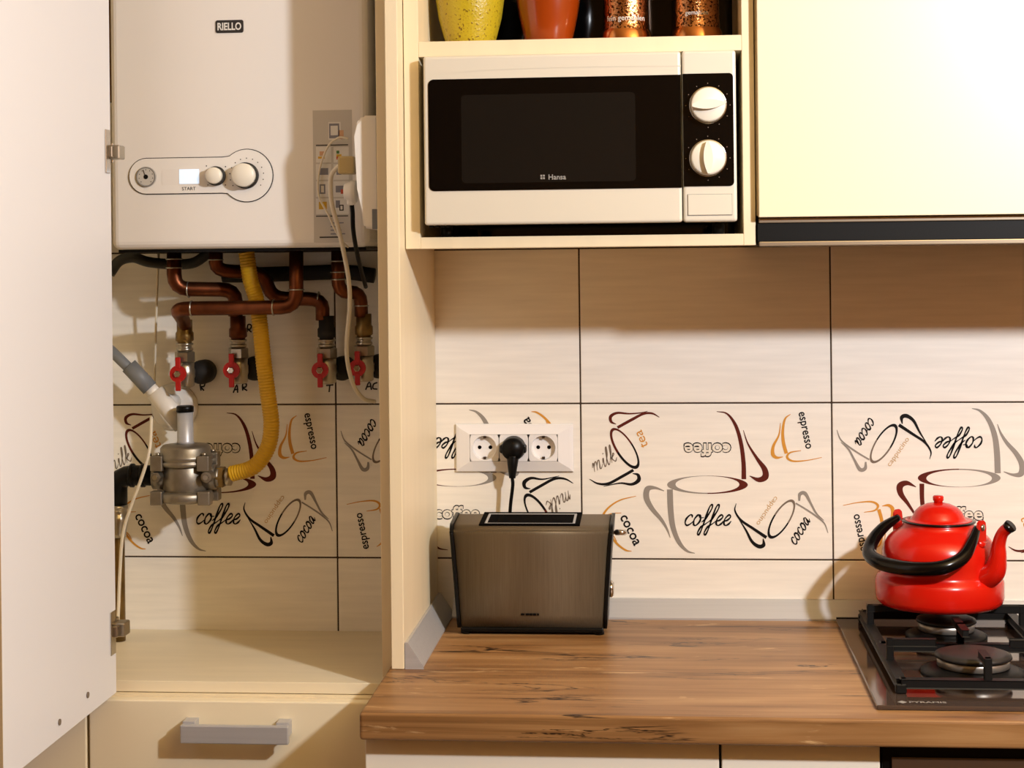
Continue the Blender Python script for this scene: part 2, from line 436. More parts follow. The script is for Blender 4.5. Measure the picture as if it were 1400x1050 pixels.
# ---- printed coffee pattern of the decor tile (measured on one tile, 1283 x 800 units)
K = .4 / 1283
def q(x, y): return ((x - 703.5) * K, -(y - 448) * K)
def pattern():
    b = B(); mats = [M_black, M_brown, M_grey, M_orange, M_taupe, M_tan, M_printcream]
    lay = [.0003]
    def st(mi, pts, ws):
        lay[0] += .00001; b.mi = mi; b.ribbon([q(*p) for p in pts], [w * K for w in ws], lay[0])
    def ring(mi, c, rx, ry, ci, rxi, ryi, ang, a0, a1):
        lay[0] += .00001; b.mi = mi; b.ring(q(*c), rx * K, ry * K, q(*ci), rxi * K, ryi * K, ang, lay[0], a0, a1)
    # big cup
    ring(1, (710, 466), 207, 47, (710, 464), 164, 43.5, 0, -90, 90)
    ring(2, (710, 466), 207, 47, (710, 464), 164, 43.5, 0, 90, 270)
    st(1, [(762, 88), (815, 100), (858, 160), (884, 250), (896, 350), (897, 437)], [3, 9, 17, 20, 22, 24])
    st(1, [(897, 185), (920, 255), (965, 330), (1003, 385), (1006, 425), (972, 440), (926, 420)], [3, 8, 16, 28, 34, 24, 3])
    st(2, [(517, 490), (520, 600), (532, 690), (562, 765), (602, 808), (642, 820)], [30, 30, 27, 22, 12, 3])
    st(2, [(487, 498), (440, 482), (402, 488), (396, 535), (424, 590), (470, 645), (500, 695), (516, 740)], [4, 14, 30, 30, 24, 18, 11, 3])
    # brown / black small cup
    st(1, [(243, 152), (218, 140), (216, 112), (250, 94), (310, 98), (370, 94), (406, 86)], [3, 14, 17, 12, 8, 6, 3])
    st(1, [(250, 170), (330, 126), (385, 99), (430, 97), (467, 117)], [15, 15, 12, 10, 3])
    an = math.radians(-58)
    ring(1, (286, 278), 122, 47, (287, 276), 106, 37, an, 90, 270)
    ring(0, (286, 278), 122, 47, (287, 276), 106, 37, an, -90, 90)
    st(0, [(330, 390), (270, 424), (200, 460), (145, 460), (102, 437)], [15, 15, 14, 10, 3])
    st(0, [(325, 408), (353, 415), (356, 443), (320, 464), (260, 458), (175, 475)], [3, 15, 21, 14, 8, 3])
    # orange espresso cup
    st(3, [(1138, 103), (1110, 128), (1098, 190), (1101, 250), (1115, 305)], [3, 10, 14, 17, 18])
    st(3, [(1087, 148), (1078, 210), (1050, 265), (1046, 308), (1066, 326), (1098, 322)], [3, 8, 14, 20, 14, 3])
    st(3, [(1190, 290), (1135, 300), (1119, 325), (1150, 344), (1220, 340), (1295, 325)], [3, 8, 13, 9, 5, 3])
    # black / grey small cup
    st(0, [(856, 562), (850, 600), (880, 648), (940, 690), (1009, 737)], [3, 8, 12, 14, 17])
    st(0, [(868, 640), (905, 700), (935, 758), (970, 783), (994, 775), (992, 742)], [3, 10, 15, 20, 20, 4])
    an = math.radians(58)
    ring(0, (1086, 642), 116, 43, (1087, 641), 101, 35, an, 90, 270)
    ring(4, (1086, 642), 116, 43, (1087, 641), 101, 35, an, -90, 90)
    st(2, [(1178, 548), (1182, 514), (1208, 510), (1236, 560), (1264, 612), (1302, 648)], [8, 18, 19, 11, 9, 3])
    st(2, [(1160, 560), (1210, 590), (1268, 630), (1305, 665), (1322, 712)], [8, 8, 9, 7, 3])
    # orange cocoa cup, lower left
    st(3, [(342, 525), (262, 545), (205, 580), (172, 622), (178, 650)], [3, 7, 9, 12, 10])
    st(3, [(265, 612), (210, 617), (165, 640), (130, 690)], [3, 5, 8, 4])
    st(3, [(190, 690), (215, 740), (250, 780), (288, 806), (316, 810)], [12, 12, 11, 9, 3])
    st(3, [(198, 712), (222, 730), (240, 760)], [3, 5, 3])
    y = .0006
    R = math.radians
    def tx(mi, s, x, yy, h=None, w=None, ang=0, **k):
        b.mi = mi; c = q(x, yy); b.text(s, c[0], c[1], y, height=h * K if h else None, width=w * K if w else None, ang=R(ang), **k)
    tx(0, 'espresso', 1204, 187, w=192, h=44, ang=-79, off=.012)
    tx(0, 'cocoa', 309, 702, w=168, h=37, ang=-64, off=.014)
    tx(3, 'tea', 374, 229, w=92, h=38, ang=113)
    tx(5, 'cappucino', 1012, 598, w=172, h=32, ang=-125)
    b.mi = 0; c = q(712, 285); b.text('coffee', c[0], c[1], .0005, height=78 * K, width=246 * K, ang=PI, off=.05)
    b.mi = 6; b.text('coffee', c[0], c[1], .00062, height=66 * K, width=236 * K, ang=PI, off=.022)
    b.mi = 0; c = q(712, 648); b.script('coffee', c[0], c[1], y, 236 * K, 0, .15)
    b.mi = 4; c = q(180, 348); b.script('milk', c[0], c[1], y, 138 * K, R(27), .11)
    b.mi = 0; c = q(1183, 700); b.script('cocoa', c[0], c[1], y, 150 * K, R(58), .18)
    me = bpy.data.meshes.new('printed_cup_pattern'); b.bm.to_mesh(me); b.bm.free()
    for m in mats: me.materials.append(m)
    return me
PAT = pattern()
tiles = {}
for row in (1, 0, -1, -2):
    for k in range(-2, 3):
        if row == 1 and k > -1: continue
        t = bpy.data.objects.new('tile', TILE); COL.objects.link(t); t.parent = wall
        t.location = Vector((TP * (k + .5), 0, ZJ + TH * (row + .5))) - wpos(wall)
        tiles[(k, row)] = t
        if row == -1:
            p = bpy.data.objects.new('printed_cup_pattern', PAT); COL.objects.link(p); p.parent = t
            if k % 2: p.rotation_euler = (0, PI, 0)
            p['label'] = 'printed coffee cups and words on the tile'
# felt-pen letters beside the valves
def pen(tile, strokes):
    b = B()
    for s_ in strokes: b.ribbon([(at(x, y, 0).x, at(x, y, 0).z) for x, y in s_], [.0024] * len(s_), .0006, 3)
    obj('marker_writing', b, M_ink, tile)
pen(tiles[(-2, 0)], [[(275, 534), (274, 524), (280, 523), (279, 528), (275, 529), (279, 534)],
    [(319, 537), (324, 526), (325, 537)], [(320, 533), (326, 532)], [(332, 534), (332, 525), (337, 525), (336, 529), (332, 530), (338, 534)],
    [(338, 454), (339, 444), (344, 445), (342, 450), (339, 450), (344, 454)],
    [(446, 527), (456, 526)], [(451, 527), (450, 536)]])
pen(tiles[(-1, 0)], [[(500, 533), (505, 522), (508, 533)], [(501, 529), (508, 528)], [(516, 523), (511, 525), (510, 531), (516, 532)]])

# ---- alu trims along the worktop
def prism(sec, a, b_, axis):
    """triangular/edge profile extruded; sec in (u,z), axis 'x' or 'y'"""
    b = B(); n = len(sec); A, C = [], []
    for u, z in sec:
        if axis == 'x': A.append(b.bm.verts.new((a, -u, z))); C.append(b.bm.verts.new((b_, -u, z)))
        else: A.append(b.bm.verts.new((u, -a, z))); C.append(b.bm.verts.new((u, -b_, z)))
    fs = [b.bm.faces.new(A), b.bm.faces.new(list(reversed(C)))]
    for i in range(n):
        j = (i + 1) % n; fs.append(b.bm.faces.new((A[i], A[j], C[j], C[i])))
    b._mark(fs); return b
XP = -.2357                    # right face of the tall side panel
t1 = obj('trim_1', prism([(.0005, ZW), (.029, ZW), (.029, ZW + .003), (.008, ZW + .029), (.0005, ZW + .029)], XP + .026, 1.3, 'x'), M_alu, loc=(.4, -.015, ZW), kind='structure', label='straight aluminium upstand along the tiled wall')
t2 = obj('trim_2', prism([(XP + .0005, ZW), (XP + .026, ZW), (XP + .026, ZW + .003), (XP + .004, ZW + .036), (XP + .0005, ZW + .036)], .0005, .366, 'y'), M_alu, loc=(XP, -.2, ZW), kind='structure', label='short aluminium upstand against the side panel')
obj('end_cap', prism([(XP + .0008, ZW), (XP + .0275, ZW), (XP + .0275, ZW + .0035), (XP + .005, ZW + .0375), (XP + .0008, ZW + .0375)], .366, .368, 'y'), M_alu, t2)

# ================================================================== WORKTOP AND BASE UNITS
b = B(); b.box(-.259, 1.35, .0005, .600, ZW - .035, ZW, .004, 3)
tag(obj('worktop', b, M_wood, loc=(.4, -.3, ZW)), 'long brown wood-look worktop under the toaster and hob', 'worktop')

def base_unit(name, label, x0, x1, yf, ztop, doors, plinth=True):
    t = thing(name, label, 'cabinet', ((x0 + x1) / 2, -yf / 2, 0))
    obj('body', B().box(x0 + .001, x1 - .001, .003, yf - .0195, .10, ztop), M_cream, t)
    obj('plinth', B().box(x0 + .002, x1 - .002, .02, yf - .06, 0, .0995), M_cream, t)
    for (z0, z1) in doors:
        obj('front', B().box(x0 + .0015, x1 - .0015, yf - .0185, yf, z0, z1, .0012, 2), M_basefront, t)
    return t
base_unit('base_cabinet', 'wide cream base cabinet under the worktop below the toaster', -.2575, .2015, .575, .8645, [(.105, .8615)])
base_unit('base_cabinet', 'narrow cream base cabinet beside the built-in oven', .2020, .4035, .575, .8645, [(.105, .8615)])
# oven under the hob
ov = thing('built_in_oven', 'built-in oven with brown glass under the hob', 'oven', (.704, -.3, 0))
obj('body', B().box(.4045, 1.003, .01, .56, .10, .864), M_dark, ov)
obj('plinth', B().box(.4045, 1.003, .02, .51, 0, .0995), M_cream, ov)
obj('front_frame', B().box(.4045, 1.003, .5605, .576, .26, .8635, .002), M_dark, ov)
obj('control_panel', B().box(.416, .99, .5765, .580, .745, .8475, .001), M_ovenglass, ov)
dr_ = obj('door', B().box(.416, .99, .5765, .590, .275, .738, .002), M_ovenglass, ov)
obj('handle', B().tube([(.45, -.625, .70), (.956, -.625, .70)], .008, smooth_path=False).bar((.47, -.5905, .70), (.47, -.625, .70), .012, .012).bar((.936, -.5905, .70), (.936, -.625, .70), .012, .012), M_alu, dr_)

# left low unit with the drawer under the boiler cabinet
bl = thing('base_cabinet', 'cream drawer unit with grey bar handle under the open boiler cabinet', 'cabinet', (-.48, -.18, 0))
obj('body', B().box(-.698, -.2605, .003, .351, .10, .8545), M_cream, bl)
obj('plinth', B().box(-.698, -.2605, .02, .30, 0, .0995), M_cream, bl)
df = obj('drawer_front', B().box(-.6945, -.2615, .352, .371, .56, .8525, .002, 2), M_creamd, bl)
h0, h1 = -.5515, -.3965
hb = B(); hb.box(h0, h1, .393, .403, .800, .8255, .0015)
for a_ in (h0 + .001, h1 - .019): hb.box(a_, a_ + .018, .3712, .394, .808, .829, .001)
obj('handle', hb, M_alu, df, label='grey aluminium bar handle')
obj('drawer_front', B().box(-.6945, -.2615, .352, .371, .105, .557, .002, 2), M_creamd, bl)
# neighbouring low unit further left
bn = thing('base_cabinet', 'cream base cabinet front beyond the open boiler cabinet door', 'cabinet', (-.93, -.18, 0))
obj('body', B().box(-1.16, -.701, .003, .351, .10, .8545), M_cream, bn)
obj('plinth', B().box(-1.16, -.701, .02, .30, 0, .0995), M_cream, bn)
obj('front', B().box(-1.158, -.6985, .352, .371, .105, .8525, .002, 2), M_creamd, bn)

# ================================================================== BOILER CABINET
bc = thing('boiler_cabinet', 'tall open cream cabinet around the wall boiler', 'cabinet', (-.5, -.17, .855))
obj('shelf', B().box(-.798, -.2717, .0005, .337, .8555, .8715, .0006, 1), M_creamh, bc, label='cabinet floor board under the gas regulator')
obj('side_panel', B().box(-.2712, -.2545, .0005, .345, .8555, 2.35, .0006, 1), M_cream, bc)
obj('side_panel', B().box(-.816, -.799, .0005, .345, .8555, 2.35), M_cream, bc)
obj('front_stile', B().box(-.7985, -.684, .322, .337, .872, 2.33), M_cream, bc)
obj('top', B().box(-.798, -.2717, .0005, .337, 2.334, 2.35), M_cream, bc)
XD = -.655
door = obj('door', B().box(XD - .018, XD, .366, .789, .8615, 2.345, .0006, 1), M_whitelam, bc, label='white inner face of the wide open cabinet door')
obj('edge_band', B().box(XD - .0179, XD - .0001, .7892, .7902, .8617, 2.344), M_edge, door)
def hinge(zc):
    b = B()
    b.box(XD + .0002, XD + .0022, .372, .392, zc - .031, zc + .031, .0005, 1)
    h = obj('hinge', b, M_chrome, door)
    obj('hinge_arm', B().box(XD - .004, XD + .0125, .338, .3655, zc - .010, zc + .010, .0015, 1).box(XD + .0005, XD + .006, .3655, .378, zc - .008, zc + .008, .001, 1), M_nickel, h)
    obj('mounting_plate', B().box(XD - .0285, XD - .004, .3376, .346, zc - .014, zc + .014, .0008, 1), M_chrome, h)
hinge(1.640); hinge(.951)
for px, py, Y in ((111, 950, .49), (67, 987, .60)):
    p = at(px, py, Y)
    obj('screw', B().cyl((XD + .0001, -Y, p.z), (1, 0, 0), .0042, .0015, 16), M_taupe, door)

# ================================================================== TALL SIDE PANEL + UPPER UNITS
sp = obj('side_panel', B().box(-.2537, XP, .0005, .370, ZW + .0003, 2.35, .0008, 1), M_cream, loc=(-.245, -.18, ZW))
tag(sp, 'tall cream side panel standing on the worktop beside the microwave unit', 'panel')

mc = thing('microwave_shelf_unit', 'open cream wall unit holding the microwave and pots', 'cabinet', (.02, -.16, 1.495))
ML, MR, MB_, MY = XP + .0012, .2672, 1.4955, .320
obj('side_panel', B().box(ML, ML + .0215, .0005, MY, MB_, 2.35, .0006, 1), M_cream, mc)
obj('side_panel', B().box(MR - .017, MR, .0005, MY, MB_, 2.35, .0006, 1), M_cream, mc)
obj('bottom', B().box(ML + .0217, MR - .0172, .0005, MY, MB_, MB_ + .0165, .0006, 1), M_cream, mc)
obj('shelf', B().box(ML + .0217, MR - .0172, .0005, MY, 1.7725, 1.7945, .0006, 1), M_cream, mc)
obj('shelf', B().box(ML + .0217, MR - .0172, .0005, MY, 2.02, 2.038, .0006, 1), M_cream, mc)
obj('top', B().box(ML + .0217, MR - .0172, .0005, MY, 2.332, 2.35), M_cream, mc)
obj('back_panel', B().box(ML + .0217, MR - .0172, .0005, .012, MB_ + .017, 2.331), M_glassblk, mc, label='dark back of the open unit')

uc = thing('wall_cabinet', 'cream upper wall cabinet above the cooker hood', 'cabinet', (.57, -.16, 1.535))
obj('body', B().box(.2690, .869, .0005, .318, 1.537, 2.35), M_cream, uc)
obj('door', B().box(.2712, .866, .3185, .337, 1.5345, 2.347, .0012, 2), M_creamd, uc)

hd = thing('cooker_hood', 'slim black cooker hood with steel strips above the kettle', 'cooker hood', (.57, -.16, 1.493))
obj('body', B().box(.2700, .868, .01, .322, 1.4945, 1.5335), M_dark, hd)
obj('black_front', B().box(.2695, .868, .3225, .3245, 1.5005, 1.5262, .0005, 1), M_hoodblk, hd)
obj('steel_strip', B().box(.2715, .868, .3225, .3262, 1.4935, 1.5003, .0012, 2), M_steel, hd)
obj('steel_strip', B().box(.2715, .868, .3225, .3258, 1.5264, 1.5335, .0012, 2), M_steel, hd)
obj('grease_filter', B().box(.32, .82, .05, .29, 1.4925, 1.4944), M_steel, hd)

# ================================================================== MICROWAVE
mw0, mw1, mz0, mz1 = -.2030, .2405, 1.5290, 1.7705
mw = thing('microwave_oven', 'white microwave with black glass door and two dials', 'microwave', (.02, -.2, MB_ + .0165))
obj('body', B().box(mw0 + .004, mw1 - .004, .03, .322, mz0 + .003, mz1 - .003, .003), M_microw, mw)
def A2(px, py, Y): p = at(px, py, Y); return p.x, p.z
xs = A2(932.5, 190, .345)[0]
d = B(); d.box(mw0, xs - .0008, .3222, .345, mz0, mz1, .004, 3)
md = obj('door', d, M_microw, mw)
gx0 = A2(586, 180, .345)[0]; gz1 = A2(760, 105.5, .345)[1]; gz0 = A2(760, 259, .345)[1]
obj('door_glass', B().poly(rrect(gx0, xs - .0012, gz0, gz1, .008, 6, (1, 0, 0, 1)), .3462, .0012), M_glassblk, md)
wx0, wx1 = A2(631, 190, .345)[0], A2(869, 190, .345)[0]; wz1, wz0 = A2(750, 128, .345)[1], A2(750, 249, .345)[1]
obj('window', B().poly(rrect(wx0, wx1, wz0, wz1, .006), .3464, .0002), M_window, md)
lb = B(); c_ = A2(761, 242, .345); lb.text('Hansa', c_[0] + .001, c_[1], .3467, height=.0075, off=.02)
lc = A2(742, 242, .345)
for ix in (-1, 1):
    for iz in (-1, 1): lb.poly([(lc[0] + ix * .0018 + a * .0013, lc[1] + iz * .0018 + e * .0013) for a, e in ((-1, -1), (1, -1), (1, 1), (-1, 1))], .3467)
obj('brand_lettering', lb, M_logo, md)
# raised curved lip on the upper rail of door
cr = B(); L0 = [A2(x, y, .345) for x, y in ((600, 101), (680, 95), (800, 91), (931, 90))]
cr.ribbon(L0, [.0004, .0012, .0014, .0012], .3455, 8)
obj('crease', cr, M_microw, md)
cpn = obj('control_panel', B().box(xs + .0008, mw1, .3222, .345, mz0, mz1, .004, 3), M_microw, mw)
cx0, cx1 = xs + .0016, A2(1003, 180, .345)[0]
obj('black_fascia', B().poly(rrect(cx0, cx1, gz0 + .0015, gz1 + .001, .006, 6, (0, 1, 1, 0)), .3462, .0012), M_glassblk, cpn)
for (px, py, ang) in ((968, 143.5, 4), (968, 216, 92)):
    kx, kz = A2(px, py, .352)
    k = obj('knob', B().lathe([(.0245, 0), (.0245, .010), (.0235, .0135), (.0215, .0150), (.0, .0155)], (kx, -.3465, kz), (0, -1, 0), 40), M_knob, cpn)
    a_ = math.radians(ang); dx_, dz_ = math.cos(a_), math.sin(a_)
    obj('knob_ring', B().lathe([(.0262, 0), (.0262, .004), (.0247, .004), (.0247, 0)], (kx, -.3464, kz), (0, -1, 0), 40, cap=False), M_chrome, k)
    gb = B(); n_ = 14; pts = []
    for sgn in (1, -1):
        for i in range(n_ + 1):
            u = -1 + 2 * i / n_; u *= sgn; w_ = .0065 * (1 - .75 * u * u) * sgn
            pts.append((kx + dx_ * u * .0225 - dz_ * w_, kz + dz_ * u * .0225 + dx_ * w_))
    gb.poly(pts, .3695, .0085)
    obj('grip', gb, M_knob, k)
    tk = B()
    for i in range(11):
        t_ = math.radians(-120 + 300 * i / 10 + 30); r_ = .031
        tk.poly(disc2(kx + r_ * math.cos(t_), kz + r_ * math.sin(t_), .0007, 8), .3464)
    obj('dial_marks', tk, M_taupe, cpn, kind='stuff')
bx0, bx1 = A2(940.5, 280, .345)[0], A2(1000.5, 280, .345)[0]; bz1, bz0 = A2(970, 266, .345)[1], A2(970, 294, .345)[1]
bt = obj('door_button', B().box(bx0, bx1, .3455, .3468, bz0, bz1, .0006, 1), M_microw, cpn)
obj('button_gap', B().box(bx0 - .0008, bx1 + .0008, .3451, .3454, bz0 - .0008, bz1 + .0008), M_logo, bt)
for fx in (mw0 + .025, mw1 - .025):
    for fy in (.07, .29): obj('foot', B().cyl((fx, -fy, MB_ + .0166), (0, 0, 1), .009, .016, 16), M_dark, mw)
vb = B()
for i in range(4): vb.box(mw0 + .006 + i * .008, mw0 + .011 + i * .008, .3215, .340, mz0 - .0028, mz0 - .0005)
obj('vent_tab', vb, M_dark, md)

# ================================================================== POTS ON THE SHELF
ZS = 1.7947
def pot(name, label, cat, px, Y, prof, m, group=None):
    p = at(px, 30, Y)
    o = thing(name, label, cat, (p.x, -Y, ZS), group)
    obj('vessel', B().lathe(prof, (p.x, -Y, ZS), n=48), m, o); return o, p.x
pot('pot', 'yellow speckled ceramic pot on the shelf above the microwave', 'pot', 643, .20,
    [(.033, 0), (.0345, .002), (.040, .020), (.0475, .048), (.0515, .075), (.052, .095), (.048, .12), (.040, .135), (.042, .15), (.036, .15), (.034, .136), (.03, .06), (.0, .05)], M_yellowpot)
pot('pot', 'orange glazed ceramic pot next to the yellow speckled pot', 'pot', 750, .20,
    [(.032, 0), (.0335, .002), (.038, .022), (.044, .05), (.0485, .08), (.050, .11), (.047, .135), (.044, .15), (.038, .15), (.041, .13), (.038, .06), (0, .05)], M_orangepot)
def canister(label, px, Y, word, wz, rr=0):
    o, x = pot('canister', label, 'canister', px, Y, [(.0395, 0), (.0405, .003), (.0385, .012), (.0372, .020), (.0352, .024), (.0340, .04), (.034, .15), (.0352, .153), (.0352, .160), (.0, .162)], M_hammered)
    obj('base_band', B().lathe([(.0397, .0002), (.0408, .0032), (.0388, .0122), (.0376, .0202), (.0356, .0242)], (x, -Y, ZS), n=48, cap=False), M_copperband, o)
    obj('lid', B().lathe([(.036, .1622), (.036, .172), (.03, .178), (.008, .180), (.008, .190), (.0, .192)], (x, -Y, ZS), n=40), M_copperband, o)
    # word wrapped round the can
    tb = B(); tb.text(word, 0, 0, 0, height=.0085 if 'g' in word[:4] else .0105)
    for v in tb.bm.verts:
        a = (v.co.x) / .036 + rr; z = v.co.z; R_ = .0362
        v.co = Vector((x + R_ * math.sin(a), -Y - R_ * math.cos(a), ZS + wz + z))
    obj('lettering', tb, M_stickerw, o)
canister('hammered copper canister lettered fein gemahlen beside the orange pot', 856, .20, 'fein gemahlen', .0385)
canister('hammered copper canister lettered gemahlen by the unit side panel', 952, .20, 'gemahlen', .044)

# ================================================================== BOILER
YB = .21
bo = thing('gas_boiler', 'white wall-hung gas boiler with round control dials', 'boiler', (-.507, -.1, 1.4998))
obj('casing', B().box(-.707, -.307, .0005, YB, 1.4998, 2.20, .012, 4), M_boiler, bo)
obj('underside_tray', B().box(-.700, -.314, .01, YB - .014, 1.4950, 1.4997), M_dark, bo)
def keyhole(grow, x_l, zc, r, xk, zk, rk, n=14):
    """stadium joined to a larger circle"""
    r += grow; rk += grow; P = [(x_l + r * math.cos(PI / 2 + PI * i / n), zc + r * math.sin(PI / 2 + PI * i / n)) for i in range(n + 1)]
    h = .010; a = math.asin(min(1, (r + h * .3) / rk))
    xa = xk - rk * math.cos(a); m = 30
    P.append((xa - .012, zc - r)); P.append((xa - .004, zc - r - .0008))
    P += [(xk + rk * math.cos(PI + a + (2 * PI - 2 * a) * i / m), zk + rk * math.sin(PI + a + (2 * PI - 2 * a) * i / m)) for i in range(m + 1)]
    P.append((xa - .004, zc + r + .0008)); P.append((xa - .012, zc + r))
    return P
kl = A2(201, 241, YB); kk = A2(338, 240, YB)
rr_ = .0268; rk_ = .0395
cp = obj('control_panel', B().poly(keyhole(0, kl[0], kl[1], rr_, kk[0], kk[1], rk_), YB + .0030, .0028), M_boiler2, bo)
obj('panel_gap', B().poly(keyhole(.0013, kl[0], kl[1], rr_, kk[0], kk[1], rk_), YB + .0012, .001), M_darkline, cp)
g = A2(201, 242, YB); ga = obj('pressure_gauge', B().lathe([(.0155, 0), (.0155, .0025), (.0140, .0035), (.0135, .002), (0, .002)], (g[0], -YB - .003, g[1]), (0, -1, 0), 32), M_logo, cp)
gbn = B().poly(disc2(g[0], g[1], .0132), YB + .0056); obj('gauge_face', gbn, M_sticker, ga)
nb = B(); nb.poly(disc2(g[0], g[1], .0035), YB + .0062)
nb.bar((g[0], -YB - .0062, g[1]), (g[0] - .004, -YB - .0062, g[1] + .011), .0009, .0004)
for i in range(9):
    t_ = math.radians(225 - 270 * i / 8); nb.poly(disc2(g[0] + .0108 * math.cos(t_), g[1] + .0108 * math.sin(t_), .0008, 6), YB + .0058)
obj('needle', nb, M_black, ga)
d0, d1 = A2(222, 232, YB), A2(275, 252, YB)
obj('display_frame', B().poly(rrect(d0[0], d1[0] + .001, d1[1] - .0005, d0[1] + .0005, .003), YB + .0034, .0003), M_boiler, cp)
e0, e1 = A2(246, 232, YB), A2(273, 251, YB)
obj('display', B().poly([(e0[0], e1[1]), (e1[0], e1[1]), (e1[0], e0[1]), (e0[0], e0[1])], YB + .0039, .0004), M_display, cp)
s_ = A2(259, 258, YB); obj('lettering', B().text('START', s_[0], s_[1], YB + .0034, height=.0052), M_darkline, cp)
for (px, py, r_, h_) in ((296.5, 240.5, .0125, .016), (337, 240, .0178, .018)):
    k_ = A2(px, py, YB)
    kn = obj('knob', B().lathe([(r_, 0), (r_, h_ - .002), (r_ - .0015, h_), (0, h_ + .0004)], (k_[0] - .001, -YB - .0032, k_[1]), (0, -1, 0), 36), M_knob, cp)
    obj('knob_ring', B().lathe([(r_ + .0022, 0), (r_ + .0022, .006), (r_ + .0003, .006)], (k_[0], -YB - .0031, k_[1] - .0003), (0, -1, 0), 36, cap=False), M_darkline, kn)
dm = B()
for i in range(13):
    t_ = math.radians(215 - 250 * i / 12); dm.poly(disc2(kk[0] + .0262 * math.cos(t_), kk[1] + .0262 * math.sin(t_), .0009, 8), YB + .0034)
for (px, py) in ((283, 227), (309, 228), (285, 253), (309, 253)):
    p_ = A2(px, py, YB); dm.poly(disc2(p_[0], p_[1], .0010, 8), YB + .0034)
obj('dial_marks', dm, M_darkline, cp, kind='stuff')
l0, l1 = A2(295, 28, YB), A2(333, 44.5, YB)
lp = obj('logo_plate', B().poly(rrect(l0[0], l1[0], l1[1], l0[1], .003), YB + .0015, .0014), M_darkline, bo)
obj('lettering', B().text('RIELLO', (l0[0] + l1[0]) / 2, (l0[1] + l1[1]) / 2, YB + .0019, height=.0118, width=.037, off=.03), M_stickerw, lp)
# information sticker (code squares left out)
s0, s1 = A2(427.5, 151, YB), A2(483, 331, YB)
stk = obj('sticker', B().poly([(s0[0], s1[1]), (s1[0], s1[1]), (s1[0], s0[1]), (s0[0], s0[1])], YB + .0004, .0003), M_sticker, bo, label='paper information sticker with rows of small pictograms')
ib = B(); y_ = YB + .0006
def pr(mi, x0, y0, x1, y1, dy=0):
    ib.mi = mi; p0, p1 = A2(x0, y0, YB), A2(x1, y1, YB)
    ib.poly([(p0[0], p1[1]), (p1[0], p1[1]), (p1[0], p0[1]), (p0[0], p0[1])], y_ + dy)
for yy in (198, 295): pr(1, 432, yy, 476, yy + .8)
for r_ in range(4):
    for c2 in range(2): pr(0, 432 + c2 * 24, 201 + r_ * 23.5, 453 + c2 * 24, 222 + r_ * 23.5)
pr(0, 449, 167, 466, 191); pr(2, 450, 169, 464, 189, .0001); pr(0, 452, 172, 462, 185, .0002)
pr(3, 463, 178, 470, 190, .0001)
pr(3, 437, 207, 444, 213, .0001); pr(4, 435, 214, 444, 217, .0001); pr(5, 460, 206, 464, 210, .0001); pr(6, 460, 211, 467, 214, .0001); pr(7, 460, 214, 470, 218, .0001)
pr(2, 436, 230, 449, 239, .0001); pr(2, 460, 231, 467, 239, .0001); pr(2, 437, 252, 445, 265, .0001); pr(0, 439, 254, 443, 263, .0002)
pr(2, 459, 254, 471, 263, .0001); pr(7, 466, 259, 470, 265, .0002); pr(4, 436, 276, 447, 286, .0001); pr(2, 459, 274, 465, 284, .0001); pr(1, 464, 280, 470, 288, .0001); pr(0, 465.5, 281.5, 468.5, 286.5, .0002)
for i, (a_, w_) in enumerate(((452, 18), (452, 12), (452, 15), (452, 20))): pr(2, a_, 304 + i * 5, a_ + w_, 305.4 + i * 5)
pr(1, 437, 323.5, 466, 325)
obj('print', ib, [M_stickerw, M_darkline, M_iconblu, M_skin, M_iconyel, M_green, M_iconyel, M_iconred], stk)

# ================================================================== PIPES UNDER THE BOILER
def W(*pts):
    P = [at(*p) for p in pts]
    for p, q_ in zip(P, pts):
        if q_[1] == 336: p.z = 1.4948          # leaves the boiler's underside
    return P
def elbow(pts, r=.014, res=4):
    """round the corners of a pipe run"""
    out = [pts[0]]
    for i in range(1, len(pts) - 1):
        p, a, c = pts[i], pts[i - 1], pts[i + 1]
        ra = min(r * 1.7, (a - p).length * .45); rc = min(r * 1.7, (c - p).length * .45)
        s, e = p + (a - p).normalized() * ra, p + (c - p).normalized() * rc
        for k in range(res + 1):
            t = k / res; out.append(s * (1 - t) ** 2 + p * 2 * t * (1 - t) + e * t * t)
    out.append(pts[-1]); return out
def pipe(label, pts, r, rings=(), mt=M_copper, sockets=True):
    P = W(*pts); o = thing('copper_pipe', label, 'pipe', P[-1])
    obj('tube', B().tube(elbow(P), r, 16, smooth_path=False), mt, o)
    for (px, py, Y, d) in rings:
        c = at(px, py, Y); obj('solder_ring', B().lathe([(r * 1.02, -.0012), (r * 1.14, -.0006), (r * 1.14, .0006), (r * 1.02, .0012)], c, {'x': (1, 0, 0), 'z': (0, 0, 1)}[d], 18, cap=False), M_solder, o)
        if sockets:
            pass
    return o
YP = .095
pipe('copper pipe dropping from the boiler to the middle valve beside the yellow hose', [(238, 336, YP), (238, 395, YP), (322, 396, YP - .03), (322, 432, .062)], .0118, [(238, 354, YP, 'z'), (238, 366, YP, 'z'), (258, 396, YP - .007, 'x')])
pipe('copper pipe bent behind the yellow hose above the valve marked T', [(295, 336, YP), (295, 370, YP), (360, 373, .055), (372, 408, .052), (441, 409, .058), (441, 438, .062)], .0112, [(295, 355, YP, 'z'), (436, 409, .056, 'x')])
pipe('long horizontal copper pipe crossing in front of the yellow hose', [(405, 336, .148), (405, 420, .150), (240, 422, .146), (250, 436, .085), (253, 445, .062)], .0112, [(405, 396, .150, 'z'), (374, 420.5, .1495, 'x'), (262, 421.5, .1465, 'x')])
